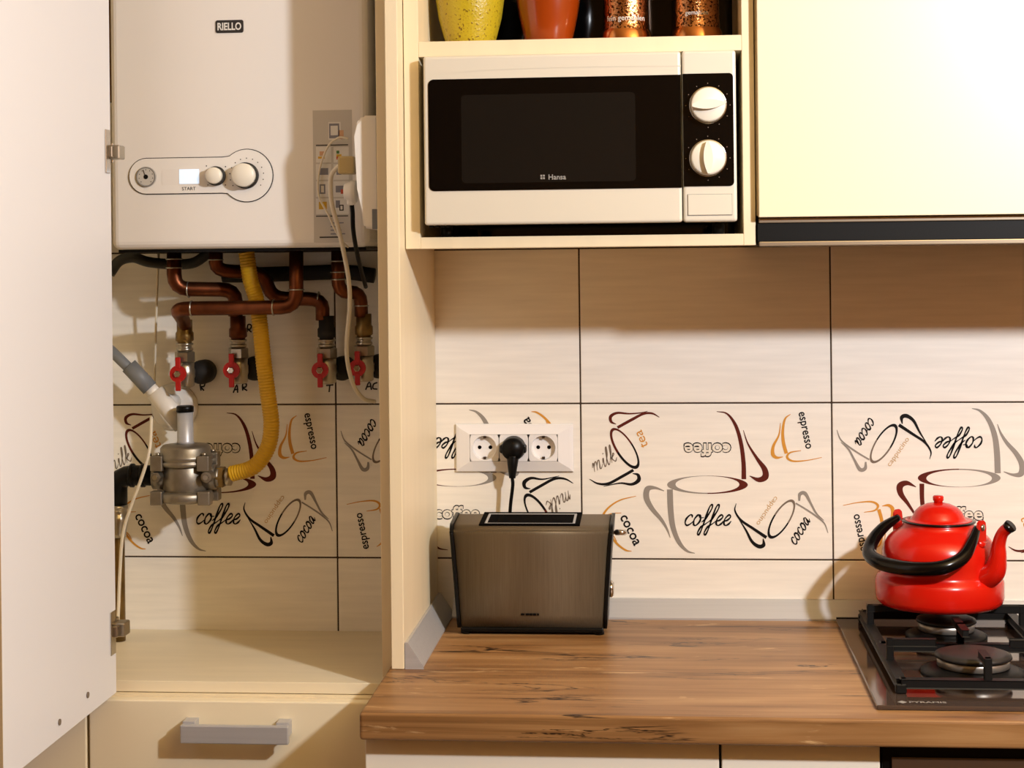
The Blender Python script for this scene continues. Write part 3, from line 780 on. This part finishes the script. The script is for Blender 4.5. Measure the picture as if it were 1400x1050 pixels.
pipe('short copper pipe with a nickel union next to the hanging white cable', [(462, 336, .10), (462, 400, .10), (493, 399, .07), (494, 432, .064)], .0108, [(462, 357, .10, 'z'), (462, 372, .10, 'z'), (462, 382, .10, 'z'), (494, 418, .066, 'z')])
ip = obj('insulated_pipe', B().tube(W((305, 376, .022), (330, 376, .022), (400, 374, .022), (470, 372, .022), (512, 377, .022)), .0125, 14), M_insul, loc=at(400, 374, .045))
tag(ip, 'black insulated pipe running behind the copper pipes', 'pipe')
hs = obj('drain_hose', B().tube(W((150, 374, .09), (163, 357, .09), (182, 352, .085), (202, 358, .07), (232, 361, .055), (262, 360, .055), (280, 350, .06), (288, 336, .06)), .0085, 14), M_darkhose, loc=at(200, 358, .09))
tag(hs, 'dark grey rubber drain hose curving below the boiler', 'hose')

def valve(px, py, label, dark):
    """ball valve; (px,py) is the middle of the red lever"""
    Y = .060; c = at(px + 9, py, Y); v = thing('ball_valve', label, 'valve', (c.x, -Y, c.z))
    m1 = M_insul if dark == 2 else (M_brass if dark == 0 else M_copper)
    zt = at(px + 8, py - 74, Y).z - c.z
    obj('top_fitting', B().lathe([(.0115, .048), (.0115, .052), (.0145, .054), (.0145, .066), (.0125, .069), (.0125, zt)], c, n=24), m1, v)
    obj('collar', B().lathe([(.0105, .036), (.0135, .038), (.0135, .0415), (.0115, .0425), (.0115, .046), (.0140, .0465), (.0140, .0495), (.010, .050)], c, n=28), M_nickel, v)
    obj('hex_nut', B().lathe([(.0150, .019), (.0166, .0205), (.0166, .0345), (.0150, .036)], c, n=6, smooth=False, ref=(.5, .866, 0)), M_nickel, v)
    obj('body', B().lathe([(.012, -.0215), (.0150, -.019), (.0150, -.008), (.0165, -.004), (.0165, .006), (.0150, .010), (.0150, .0185)], c, n=28), M_nickel, v)
    # dark rubber dome where the branch enters the wall
    obj('wall_rose', B().lathe([(.0195, 0), (.0200, .022), (.0185, .034), (.013, .042), (.005, .0455), (0, .046)], (c.x + .0175, -.001, c.z), (0, -1, 0), 28), M_insul, v)
    obj('wall_branch', B().tube([c + Vector((0, .004, 0)), Vector((c.x, -.002, c.z))], .011, 16, 4, smooth_path=False), M_nickel, v)
    lx = at(px, py, .082); lx.y = -.082
    hb = B(); hb.poly(disc2(lx.x, lx.z, .0135, 22), .0860, .004)
    hb.box(lx.x - .0042, lx.x + .0042, .0822, .0866, lx.z + .008, lx.z + .0265, .001, 1)
    hb.box(lx.x - .0042, lx.x + .0042, .0822, .0866, lx.z - .0275, lx.z - .008, .001, 1)
    lv = obj('lever', hb, M_red, v, label='red butterfly lever')
    obj('stem', B().cyl((lx.x, -.060, lx.z), (0, -1, 0), .006, .022, 16), M_nickel, v)
    obj('lever_nut', B().lathe([(.0052, 0), (.0056, .001), (.0056, .003), (.0045, .004)], (lx.x, -.0867, lx.z), (0, -1, 0), 6, smooth=False), M_chrome, lv)
    return v
valve(244, 511, 'red-levered ball valve above the handwritten letter R', 0)
valve(317, 506, 'red-levered ball valve above the handwritten letters AR', 1)
valve(438, 506, 'red-levered ball valve above the handwritten letter T', 2)
valve(489, 503, 'red-levered ball valve above the handwritten letters AC', 0)

# yellow corrugated gas hose
hp = W((337, 345, .120), (339, 360, .120), (343, 385, .120), (350, 408, .119), (355, 440, .119), (361, 500, .125), (367, 545, .120), (371, 580, .115), (366, 612, .110), (347, 638, .105), (316, 648, .100))
HC, _w = catmull(hp, [1] * len(hp), 60)
# even spacing
dist = [0.0]
for i in range(1, len(HC)): dist.append(dist[-1] + (HC[i] - HC[i - 1]).length)
N_ = 640; ev = []; j = 0
for i in range(N_):
    s = dist[-1] * i / (N_ - 1)
    while j < len(dist) - 2 and dist[j + 1] < s: j += 1
    t = (s - dist[j]) / max(1e-9, dist[j + 1] - dist[j]); ev.append(HC[j].lerp(HC[j + 1], t))
rad = [.0125 + .00045 * math.sin(2 * PI * (dist[-1] * i / (N_ - 1)) / .0046) for i in range(N_)]
tag(obj('gas_hose', B().tube(ev, rad, 16, smooth_path=False), M_yellow, loc=hp[-1]), 'yellow corrugated gas hose hanging from the boiler', 'hose')

# gas pressure regulator
YR = .085; rc = at(254, 652, YR)
gr = thing('gas_regulator', 'cast aluminium gas pressure regulator below the yellow hose end', 'regulator', (rc.x, -YR, rc.z - .04))
def zr(py): return at(254, py, YR).z - rc.z
obj('body', B().lathe([(.034, zr(672)), (.036, zr(668)), (.036, zr(634)), (.034, zr(632))], rc, n=40), M_cast, gr)
obj('upper_flange', B().lathe([(.040, zr(636)), (.043, zr(634)), (.043, zr(630)), (.040, zr(628.5)), (.043, zr(627)), (.043, zr(622)), (.040, zr(620)), (.040, zr(612)), (.036, zr(608)), (.014, zr(606))], rc, n=44), M_cast, gr)
obj('lower_flange', B().lathe([(.032, zr(686)), (.042, zr(684)), (.044, zr(681)), (.044, zr(674)), (.040, zr(670))], rc, n=44), M_cast, gr)
for a in (35, 145, 215, 325):
    for (z0, z1, R_) in ((620, 641, .046), (668, 687, .047)):
        a_ = math.radians(a); cx_, cy_ = rc.x + R_ * math.cos(a_), rc.y + R_ * math.sin(a_)
        lg = obj('lug', B().box(cx_ - .010, cx_ + .010, -cy_ - .010, -cy_ + .010, rc.z + zr(z1), rc.z + zr(z0), .002, 2), M_cast, gr)
        if z0 == 620: obj('screw', B().cyl((cx_, cy_, rc.z + zr(z0)), (0, 0, 1), .0045, .004, 6), M_nickel, lg)
stem = obj('spring_tube', B().lathe([(.0145, zr(606)), (.0130, zr(603)), (.0125, zr(560))], rc, n=28), M_alu, gr)
obj('cap', B().lathe([(.0138, zr(563)), (.0138, zr(556)), (.012, zr(554.5))], rc, n=28), M_dark, stem)
obj('outlet', B().lathe([(.020, .030), (.020, .050)], rc, (1, 0, 0), 28).lathe([(.017, .050), (.017, .056)], rc, (1, 0, 0), 28), M_cast, gr)
obj('hose_nut', B().lathe([(.0165, .052), (.0180, .053), (.0180, .0625), (.016, .064)], rc, (1, 0, 0), 6, smooth=False), M_brass, gr)
obj('ferrule', B().lathe([(.0140, .064), (.0140, .074)], rc, (1, 0, 0), 24), M_nickel, gr)
obj('inlet', B().lathe([(.020, .030), (.020, .052)], rc, (-1, 0, 0), 28), M_cast, gr)
for px in (214, 283):
    c = at(px, 652, YR + .030)
    t_ = obj('test_nipple', B().lathe([(.010, -.012), (.0085, .004), (.0085, .006), (.006, .0065)], c, (0, -1, 0), 6 if px == 214 else 20, smooth=False), M_cast, gr)
    obj('nipple_screw', B().cyl(c + Vector((0, -.0066, 0)), (0, -1, 0), .004, .004, 12), M_nickel, t_)

# black steel gas supply pipe with elbow
Yg = .085
gp = thing('gas_supply_pipe', 'black steel gas pipe with elbow feeding the regulator', 'pipe', at(160, 860, Yg))
gz = at(180, 650, Yg).z
p0 = Vector((rc.x - .0525, -Yg, gz))
obj('elbow', B().tube(elbow([p0, at(160, 650, Yg), at(160, 690, Yg)], .02), .0165, 20, smooth_path=False), M_dark, gp)
for i, px in enumerate((196, 181)):
    c = at(px, 650, Yg); c.z = gz
    obj('collar', B().lathe([(.0175, -.0035), (.0192, -.002), (.0192, .002), (.0175, .0035)], c, (1, 0, 0), 24), M_dark, gp)
c = at(160, 690, Yg)
obj('union', B().lathe([(.017, 0), (.0175, -.006), (.0155, -.008), (.0155, -.016), (.0175, -.018), (.0175, -.026), (.014, -.045), (.014, -.052)], c, n=24), M_nickel, gp)
obj('riser', B().tube([c + Vector((0, 0, -.05)), Vector((c.x, c.y, .8720))], .0115, 16, smooth_path=False), M_brass, gp)

# dark ragged slot cut in the wall finish behind the riser
sl = B(); L_, R_l = [], []
for i in range(15):
    py = 722 + (868 - 722) * i / 14; pL, pR = at(140, py, 0), at(169.5 + random.uniform(-1.8, 1.8), py, 0)
    L_.append((pL.x, max(pL.z, .8722))); R_l.append((pR.x, max(pR.z, .8722)))
sl.poly(L_ + R_l[::-1], .0012, .0010)
obj('pipe_chase', sl, M_hole, wall, label='dark ragged slot in the tiles')

# grey conduit, white elbow fitting and round wall plate
cd = thing('drain_conduit', 'grey plastic drain pipe with white elbow on a round white wall plate', 'pipe', at(237, 556, 0))
pc = at(239, 556, 0)
obj('wall_plate', B().lathe([(.0395, 0), (.0395, .002), (.034, .010), (.016, .014)], (pc.x, -.0002, pc.z), (0, -1, 0), 40), M_whitep, cd)
pa, pb = at(140, 468, .075), at(205, 531, .062)
obj('pipe', B().tube([pa, pb], .0085, 18, smooth_path=False), M_greyconduit, cd)
ps = at(176, 500, .068); obj('sleeve', B().tube([ps, pb], .0135, 18, smooth_path=False), M_greyconduit, cd)
pd = at(222, 548, .06); pe = at(240, 570, .058)
obj('elbow', B().tube([pb - (pb - ps).normalized() * .004, pb + (pd - pb) * .6], .0112, 18, smooth_path=False).tube([pd + (pd - pe) * .55, pe + (pe - pd) * .55], .0155, 20, smooth_path=False).tube([pd, Vector((pd.x + .006, -.008, pd.z - .006))], .0125, 18, smooth_path=False), M_whitep, cd)
obj('plug', B().tube([pe + (pe - pd) * .5, pe + (pe - pd) * .85], .0115, 18, smooth_path=False), M_whitep, cd)

# cables
def cable(label, pts, r, m, name='cable', n=8):
    P = W(*pts); return tag(obj(name, B().tube(P, r, n, 6), m, loc=P[-1]), label, 'cable')
cable('thin ivory cable hanging down behind the grey drain pipe', [(217, 336, .05), (216, 365, .05), (214, 420, .045), (213, 450, .04), (212, 490, .03), (211, 520, .018), (209, 545, .046 if False else .016)], .0020, M_ivory)
cable('ivory cable running from the round white plate down past the regulator', [(207, 570, .1), (206, 600, .12), (203, 622, .13), (193, 655, .13), (178, 695, .12), (168, 730, .11), (164, 780, .10), (162, 830, .10), (161, 852, .10)], .0027, M_ivory)

# ================================================================== SOCKET BLOCK ON THE CABINET SIDE
sx1 = -.2717
sb = thing('socket_block', 'white extension socket block fixed inside the boiler cabinet', 'socket', (sx1 - .018, -.28, 1.52))
zt, zb_, zm = at(500, 161, .29).z, at(500, 316, .29).z, at(500, 287, .29).z
b = B()
sec = [(sx1, zt), (sx1 - .022, zt), (sx1 - .033, zt - .012), (sx1 - .0345, zt - .030), (sx1 - .031, zb_ + .060), (sx1 - .022, zb_ + .004), (sx1, zb_)]
A_ = [b.bm.verts.new((x, -.330, z)) for x, z in sec]; C_ = [b.bm.verts.new((x, -.235, z)) for x, z in sec]
fs = [b.bm.faces.new(A_), b.bm.faces.new(C_[::-1])] + [b.bm.faces.new((A_[i], A_[(i + 1) % 7], C_[(i + 1) % 7], C_[i])) for i in range(7)]
b._mark(fs); bmesh.ops.bevel(b.bm, geom=b.bm.edges[:], offset=.003, segments=2, affect='EDGES')
obj('housing', b, M_whitep, sb)
obj('lower_shutter', B().box(sx1 - .0095, sx1 - .001, .3302, .3315, zb_ + .002, zm, .0005, 1), M_greyconduit, sb)
c = at(484, 226, .285)
pl1 = thing('plug', 'tan plug with an ivory cable in the socket block', 'plug', (c.x - .02, -.285, c.z))
obj('body', B().box(c.x - .022, c.x + .0022, .270, .300, c.z - .013, c.z + .013, .003, 2), M_plugtan, pl1)
obj('cord', B().tube([Vector((c.x - .020, -.285, c.z - .002))] + W((462, 228, .28), (453, 240, .27), (452, 262, .262), (455, 285, .255), (462, 310, .25), (470, 345, .24), (477, 385, .22), (478, 420, .2), (474, 470, .17), (476, 500, .15), (484, 528, .12), (497, 545, .09), (512, 549, .06)), .0034, 10, 6), M_ivory, pl1)
c = at(486, 262, .288)
pl2 = thing('plug', 'white plug with a black cable in the socket block', 'plug', (c.x - .01, -.288, c.z))
obj('body', B().lathe([(.0165, -.001), (.0165, .006), (.013, .014), (.012, .016)], c, (-1, 0, 0), 24).box(c.x - .012, c.x - .001, .280, .296, c.z - .020, c.z, .003, 2), M_whitep, pl2)
obj('cord', B().tube([Vector((c.x - .006, -.288, c.z - .016))] + W((482, 290, .286), (483, 315, .28), (488, 345, .25), (494, 370, .2), (500, 392, .12)), .0034, 10, 6), M_dark, pl2)
cable('thin white sensor cable looping across the boiler sticker', [(476, 190, .225), (464, 188, .225), (450, 198, .222), (440, 220, .218), (435, 245, .216), (436, 268, .216), (444, 285, .216), (450, 296, .218), (458, 314, .22), (468, 330, .22), (476, 338, .21)], .0017, M_ivory)

# ================================================================== WALL OUTLET
o0, o1 = at(622.5, 580, .008), at(784, 645.5, .008)
ox0, ox1, oz1, oz0 = o0.x, o1.x, o0.z, o1.z
wo = thing('wall_outlet', 'white triple wall socket on the decorated tiles', 'outlet', ((ox0 + ox1) / 2, -.001, oz0))
b = B(); bmf = b.bm
outer = [(ox0, oz0), (ox1, oz0), (ox1, oz1), (ox0, oz1)]
i0, i1 = at(642, 594, .012), at(763, 631, .012)
ix0, ix1, iz1, iz0 = i0.x, i1.x, i0.z, i1.z
inner = [(ix0, iz0), (ix1, iz0), (ix1, iz1), (ix0, iz1)]
mid_ = [(ox0 + .006, oz0 + .006), (ox1 - .006, oz0 + .006), (ox1 - .006, oz1 - .006), (ox0 + .006, oz1 - .006)]
loops = [(outer, .0008), (outer, .004), ([(x + (.0015 if x == ox0 else -.0015), z + (.0015 if z == oz0 else -.0015)) for x, z in outer], .0062), (mid_, .0078), (inner, .0122), (inner, .006)]
LV = [[bmf.verts.new((x, -y, z)) for x, z in lp_] for lp_, y in loops]
fs = []
for k in range(len(LV) - 1):
    for i in range(4):
        j = (i + 1) % 4; fs.append(bmf.faces.new((LV[k][i], LV[k][j], LV[k + 1][j], LV[k + 1][i])))
b._mark(fs)
obj('frame', b, M_outlet, wo)
wI = (ix1 - ix0) / 3
for k in range(3):
    x0, x1 = ix0 + k * wI + .0005, ix0 + (k + 1) * wI - .0005; xc, zc = (x0 + x1) / 2, (iz0 + iz1) / 2; R_ = .0197
    b = B(); n = 32
    sq = []
    for i in range(n):
        a = 2 * PI * i / n + PI / 4; dx_, dz_ = math.cos(a), math.sin(a)
        s = min(((x1 - x0) / 2) / max(abs(dx_), 1e-6), ((iz1 - iz0) / 2 - .0005) / max(abs(dz_), 1e-6)); sq.append((xc + dx_ * s, zc + dz_ * s))
    def circ(r, y): return [b.bm.verts.new((xc + r * math.cos(2 * PI * i / n + PI / 4), -y, zc + r * math.sin(2 * PI * i / n + PI / 4))) for i in range(n)]
    V0 = [b.bm.verts.new((x, -.0118, z)) for x, z in sq]; V1 = circ(R_, .0118); V2 = circ(R_ - .0012, .0012)
    fs = []
    for P_, Q_ in ((V0, V1), (V1, V2)):
        for i in range(n): j = (i + 1) % n; fs.append(b.bm.faces.new((P_[i], P_[j], Q_[j], Q_[i])))
    fs.append(b.bm.faces.new(V2)); b._mark(fs)
    so = obj('socket', b, M_outlet, wo)
    obj('socket_gap', B().box(x0 - .0004, x1 + .0004, .0008, .0010, iz0 + .0001, iz1 - .0001), M_logo, so)
    if k != 1:
        for s in (-1, 1):
            obj('pin_hole', B().cyl((xc + s * .0088, -.0013, zc), (0, -1, 0), .0031, .0004, 16), M_hole, so)
            obj('earth_clip', B().box(xc - .0022, xc + .0022, .0014, .0085, zc + s * (R_ - .0030) - .0016, zc + s * (R_ - .0030) + .0016), M_clip, so)
xc = (ix0 + ix1) / 2
tp = thing('plug', 'black round plug in the middle wall socket above the toaster', 'plug', (xc, -.012, zc))
obj('body', B().lathe([(.0178, 0), (.0190, .012), (.0190, .026), (.0165, .036), (.0, .037)], (xc, -.0016, zc), (0, -1, 0), 36).box(xc - .0215, xc + .0215, .013, .030, zc - .007, zc + .007, .003, 2), M_dark, tp)
pz = [Vector((xc, -.030, zc - .012)), Vector((xc - .0004, -.033, zc - .026)), Vector((xc - .001, -.033, zc - .046))]
obj('strain_relief', B().tube(pz, [.0100, .0082, .0052], 16), M_dark, tp)
obj('cord', B().tube([pz[-1], at(701, 664, .033), at(698, 690, .030), at(697, 710, .026), at(697, 740, .018), at(699, 800, .028), at(703, 838, .033)], .0028, 10), M_dark, tp)

# ================================================================== TOASTER
ty0, ty1 = .036, .145
tc_ = Vector(((-.187 + .0438) / 2, -(ty0 + ty1) / 2, ZW))
to = thing('toaster', 'brushed bronze steel toaster plugged in on the worktop', 'toaster', tc_)
zb, zt = .9105, 1.0735
def twid(z):
    t = (z - zb) / (zt - zb); return .1105 + .0085 * t + .0035 * t ** 3
TS = .07
def tprof(inset=0, n=8):
    """(Y,z) outline from front bottom over the top to back bottom"""
    yc = (ty0 + ty1) / 2; hw = (ty1 - ty0) / 2 - inset; r = .020
    P = [(yc + hw - .003, zb), (yc + hw, zb + .02), (yc + hw + .001, zb + .06), (yc + hw, zt - r - .02 - inset), (yc + hw, zt - r - inset)]
    P += [(yc + hw - r + r * math.cos(PI / 2 * i / n), zt - inset - r + r * math.sin(PI / 2 * i / n)) for i in range(1, n + 1)]
    P = P + [(2 * yc - a, z) for a, z in reversed(P)]
    return [(y, z - TS * (y - ty0) if z > zt - .012 else z) for y, z in P]
def loft(prof, wl, wr, closed_ends=True):
    b = B(); A_, C_ = [], []
    for y, z in prof:
        A_.append(b.bm.verts.new((tc_.x + wl(z), -y, z))); C_.append(b.bm.verts.new((tc_.x + wr(z), -y, z)))
    fs = [b.bm.faces.new((A_[i], A_[i + 1], C_[i + 1], C_[i])) for i in range(len(prof) - 1)]
    b._mark(fs, True)
    if closed_ends:
        e = [b.bm.faces.new(A_), b.bm.faces.new(C_[::-1]), b.bm.faces.new((A_[0], C_[0], C_[-1], A_[-1]))]; b._mark(e)
    return b
obj('shell', loft(tprof(0), lambda z: -twid(z) + .001, lambda z: twid(z) - .001), M_toaster, to)
for s in (-1, 1):
    obj('end_cap', loft([(y, z) for y, z in tprof(-.0018)], lambda z: s * (twid(z) - .0005), lambda z: s * (twid(z) + .0050)), M_dark, to)
obj('base', B().box(tc_.x - .110, tc_.x + .110, ty0 + .001, ty1 + .001, .9042, .9112, .002), M_dark, to)
for sx_ in (-1, 1):
    for yy in (ty0 + .012, ty1 - .010): obj('foot', B().cyl((tc_.x + sx_ * .103, -yy, ZW + .0003), (0, 0, 1), .008, .0045, 16), M_dark, to)
# slot: shell top is closed, the recess shade is painted as a black plate
yc = (ty0 + ty1) / 2; sl0, sl1 = tc_.x - .082, tc_.x + .075
def slotring(x0, x1, y0, y1, w, h0, h1):
    b = B()
    for (a, c2, ya, yb) in ((x0, x1, y1 - w, y1), (x0, x1, y0, y0 + w), (x0, x0 + w, y0 + w, y1 - w), (x1 - w, x1, y0 + w, y1 - w)): b.box(a, c2, ya, yb, h0, h1, .0006, 1)
    for v in b.bm.verts: v.co.z -= TS * (-v.co.y - ty0)
    return b
sf = obj('slot_frame', slotring(sl0, sl1, yc - .045, yc + .041, .0075, zt - .002, zt + .0014), M_hole, to)
obj('slot_liner', slotring(sl0 + .008, sl1 - .008, yc - .037, yc + .033, .004, zt - .002, zt + .0010), M_alu, sf)
ho = B().box(sl0 + .012, sl1 - .012, yc - .033, yc + .029, zt - .001, zt + .0004)
for v in ho.bm.verts: v.co.z -= TS * (-v.co.y - ty0)
obj('slot', ho, M_hole, sf)
tw = twid(1.05)
lvz = at(848, 728, .09).z
obj('lever', B().lathe([(.0, -.0045), (.008, -.0042), (.0110, -.001), (.0110, .001), (.008, .0042), (0, .0045)], (tc_.x + tw + .0165, -.09, lvz), (0, .25, 1), 28).box(tc_.x + twid(lvz) + .005, tc_.x + tw + .013, .086, .094, lvz - .0022, lvz + .0022), M_chrome, to)
dz2 = at(831, 805, .1).z
obj('browning_dial', B().lathe([(.013, 0), (.013, .004), (.010, .007)], (tc_.x + twid(dz2) + .0052, -.10, dz2), (1, 0, 0), 28), M_chrome, to)
c = at(725, 840, .1465); tb_ = B()
for a_, w_ in ((-.0118, .0055), (-.0045, .0050), (.0010, .0052), (.0066, .0050), (.0120, .0032)): tb_.poly(rrect(c.x + a_ - w_ / 2, c.x + a_ + w_ / 2, c.z - .0016, c.z + .0016, .0007, 3), ty1 + .0022, .001)
obj('brand_mark', tb_, M_dark, to, label='tiny unreadable dark maker mark')

# ================================================================== HOB
hx0, hx1, hy0, hy1 = .4010, .9800, .036, .556
ZH = ZW + .0062
hob = thing('gas_hob', 'brown glass gas hob with black cast grates set in the worktop', 'hob', ((hx0 + hx1) / 2, -(hy0 + hy1) / 2, ZW))
obj('glass', B().box(hx0, hx1, hy0, hy1, ZW + .0003, ZH, .0018, 2), M_hob, hob)
obj('rear_strip', B().box(hx0 + .001, hx1 - .001, hy0 - .0045, hy0 - .0002, ZW + .0003, ZH + .001), M_dark, hob)
c = at(1268, 958, .535); obj('brand_lettering', B().text('PYRAMIS', 0, 0, 0, height=.0058, width=.047, off=.02), M_logo, hob)
lt_ = [o for o in hob.children if o.name.startswith('brand_lettering')][0]
lt_.data.transform(Matrix.Translation(-lt_.data.vertices[0].co * 0) )
for v in lt_.data.vertices:
    w_ = v.co + wpos(hob)           # lettering lies flat on the glass
    v.co = Vector((c.x + w_.x, -.538 + w_.z * 1.25, ZH + .0003)) - wpos(hob)
mk = B(); mx_, my_ = at(1233, 957, .535).x, .538
mk.lathe([(.006, 0), (.006, .0003)], (mx_, -my_, ZH), n=4); obj('brand_mark', mk, M_logo, hob)
BX, BYr, BYf = .552, .160, .385
for (bx_, by_, R_) in ((BX, BYr, .046), (BX, BYf, .054), (BX + .26, BYr, .046), (BX + .26, BYf, .038)):
    bb = obj('burner', B().lathe([(R_ * 1.30, 0), (R_ * 1.30, .004), (R_ * 1.05, .009), (R_ * .9, .010)], (bx_, -by_, ZH + .0001), n=40), M_grate, hob)
    obj('burner_ring', B().lathe([(R_ * .84, .0101), (R_ * .90, .012), (R_ * .90, .021), (R_ * .86, .0222)], (bx_, -by_, ZH), n=40), M_burnring, bb)
    obj('burner_cap', B().lathe([(R_ * .86, .0224), (R_ * .96, .0235), (R_ * .94, .0275), (R_ * .80, .0300), (0, .0305)], (bx_, -by_, ZH), n=40), M_burner, bb)
def grate(x0, x1):
    y0, y1 = .066, .492; zf, ztop = ZH + .013, .9535; w = .011
    b = B()
    for yy in (y0, y1): b.bar((x0, -yy, zf), (x1, -yy, zf), w, .012, .0015)
    for xx in (x0, x1): b.bar((xx, -y0, zf), (xx, -y1, zf), w, .012, .0015)
    ym = (y0 + y1) / 2 + .005
    b.bar((x0, -ym, zf), (x1, -ym, zf), w, .012, .0015)
    g = obj('grate', b, M_grate, hob)
    for xx in (x0, x1):
        for yy in (y0, y1): obj('grate_foot', B().box(xx - .007, xx + .007, yy - .007, yy + .007, ZH + .0002, zf, .0015, 1), M_grate, g)
    bx_ = (x0 + x1) / 2
    for by_ in (BYr, BYf):
        # two fingers from the sides, two from front and back
        for xs_, d_ in ((x0, 1), (x1, -1)):
            obj('finger', B().bar((xs_, -by_, zf), (xs_, -by_, ztop), .010, .010, .001).bar((xs_ - d_ * .004, -by_, ztop - .005), (xs_ + d_ * .062, -by_, ztop - .005), .009, .010, .001), M_grate, g)
        ya, yb = (y0, ym) if by_ == BYr else (ym, y1)
        for ys_, d_ in ((ya, 1), (yb, -1)):
            L1 = .045 if abs(ys_ - by_) > .07 else .03
            obj('finger', B().bar((bx_, -ys_, zf), (bx_, -ys_, ztop), .010, .010, .001).bar((bx_, -ys_ + d_ * .004, ztop - .005), (bx_, -ys_ - d_ * L1, ztop - .005), .009, .010, .001), M_grate, g)
grate(.4400, .664); grate(.700, .924)

# ================================================================== KETTLE
KC = Vector((.5440, -.150, .9540))
kt = thing('kettle', 'red enamel kettle with black bail handle on the rear hob ring', 'kettle', KC)
S = 1 / 905
prof = [(.076, 0), (.088, .0015), (.0925, .006), (.0945, .012), (.0945, .036), (.0915, .043), (.0865, .0465), (.0845, .052), (.0842, .066), (.0836, .080), (.080, .092), (.074, .1005), (.066, .1075), (.0580, .1125), (.0535, .1165), (.0520, .1205), (.0520, .1235), (.0485, .1235)]
obj('body', B().lathe(prof, KC, n=64), M_kred, kt)
obj('rim', B().lathe([(.0521, .1228), (.0545, .1236), (.0545, .1252), (.0500, .1256)], KC, n=56), M_kblack, kt)
lid = obj('lid', B().lathe([(.0495, .1257), (.0490, .1264), (.0425, .1262), (.0400, .1275), (.0382, .1310), (.0345, .1385), (.028, .1450), (.018, .1496), (.0085, .1518), (.0, .1522)], KC, n=56), M_kred, kt)
obj('lid_knob', B().lathe([(.0066, .1515), (.0064, .154), (.0080, .1555), (.0080, .1605), (.0068, .1622), (.0, .1625)], KC, n=28), M_kred, lid)
ka = math.radians(-45); ax = Vector((math.cos(ka), math.sin(ka), 0)); pp = Vector((ax.y, -ax.x, 0))      # ax: spout side, pp: towards front left
def kp(a, p, z): return KC + ax * a + pp * p + Vector((0, 0, z))
for s in (1, -1):
    lb_ = B(); r_ = .062
    pts = [(-.009, -.018), (.009, -.018), (.0098, .002), (.0085, .0105), (.0035, .0145), (-.0035, .0145), (-.0085, .0105), (-.0098, .002)]
    base = kp(s * .0735, 0, .1190)
    t = bmesh.new(); A_ = [t.verts.new(base + pp * u + Vector((0, 0, v))) for u, v in pts]; C_ = [t.verts.new(base + ax * s * .004 + pp * u + Vector((0, 0, v))) for u, v in pts]
    t.faces.new(A_); t.faces.new(C_[::-1]); n = len(pts)
    for i in range(n): t.faces.new((A_[i], A_[(i + 1) % n], C_[(i + 1) % n], C_[i]))
    lb_.merge(t)
    lb_.tube([kp(s * .0755, 0, .104), kp(s * .070, 0, .096)], [.0085, .010], 12, smooth_path=False)
    lg = obj('lug', lb_, M_kred, kt)
    obj('rivet', B().lathe([(.0048, 0), (.0048, .0015), (.003, .0028), (0, .003)], base + ax * s * .0041 + Vector((0, 0, .004)), ax * s, 16), M_nickel, lg)
hp_ = [kp(*p) for p in ((-.0715, .003, .122), (-.078, .031, .109), (-.077, .060, .091), (-.064, .083, .076), (-.035, .0955, .069), (0, .098, .067), (.035, .094, .068), (.066, .080, .073), (.079, .052, .085), (.077, .026, .104), (.0705, .003, .122))]
obj('bail_handle', B().tube(hp_, [.0055, .0085, .0100, .0108, .0110, .0110, .0110, .0108, .0098, .0080, .0055], 18, 8), M_kblack, kt)
spn = [kp(a, 0, z) for a, z in ((.058, .046), (.080, .050), (.0975, .062), (.1035, .082), (.1055, .102), (.112, .119), (.124, .130))]
sp_ = obj('spout', B().tube(spn, [.019, .0185, .0160, .0125, .0098, .0085, .0085], 20, 8), M_kred, kt)
obj('spout_lip', B().tube([kp(.1215, 0, .1278), kp(.1258, 0, .1316)], [.0090, .0096], 20, 1, smooth_path=False), M_kblack, sp_)
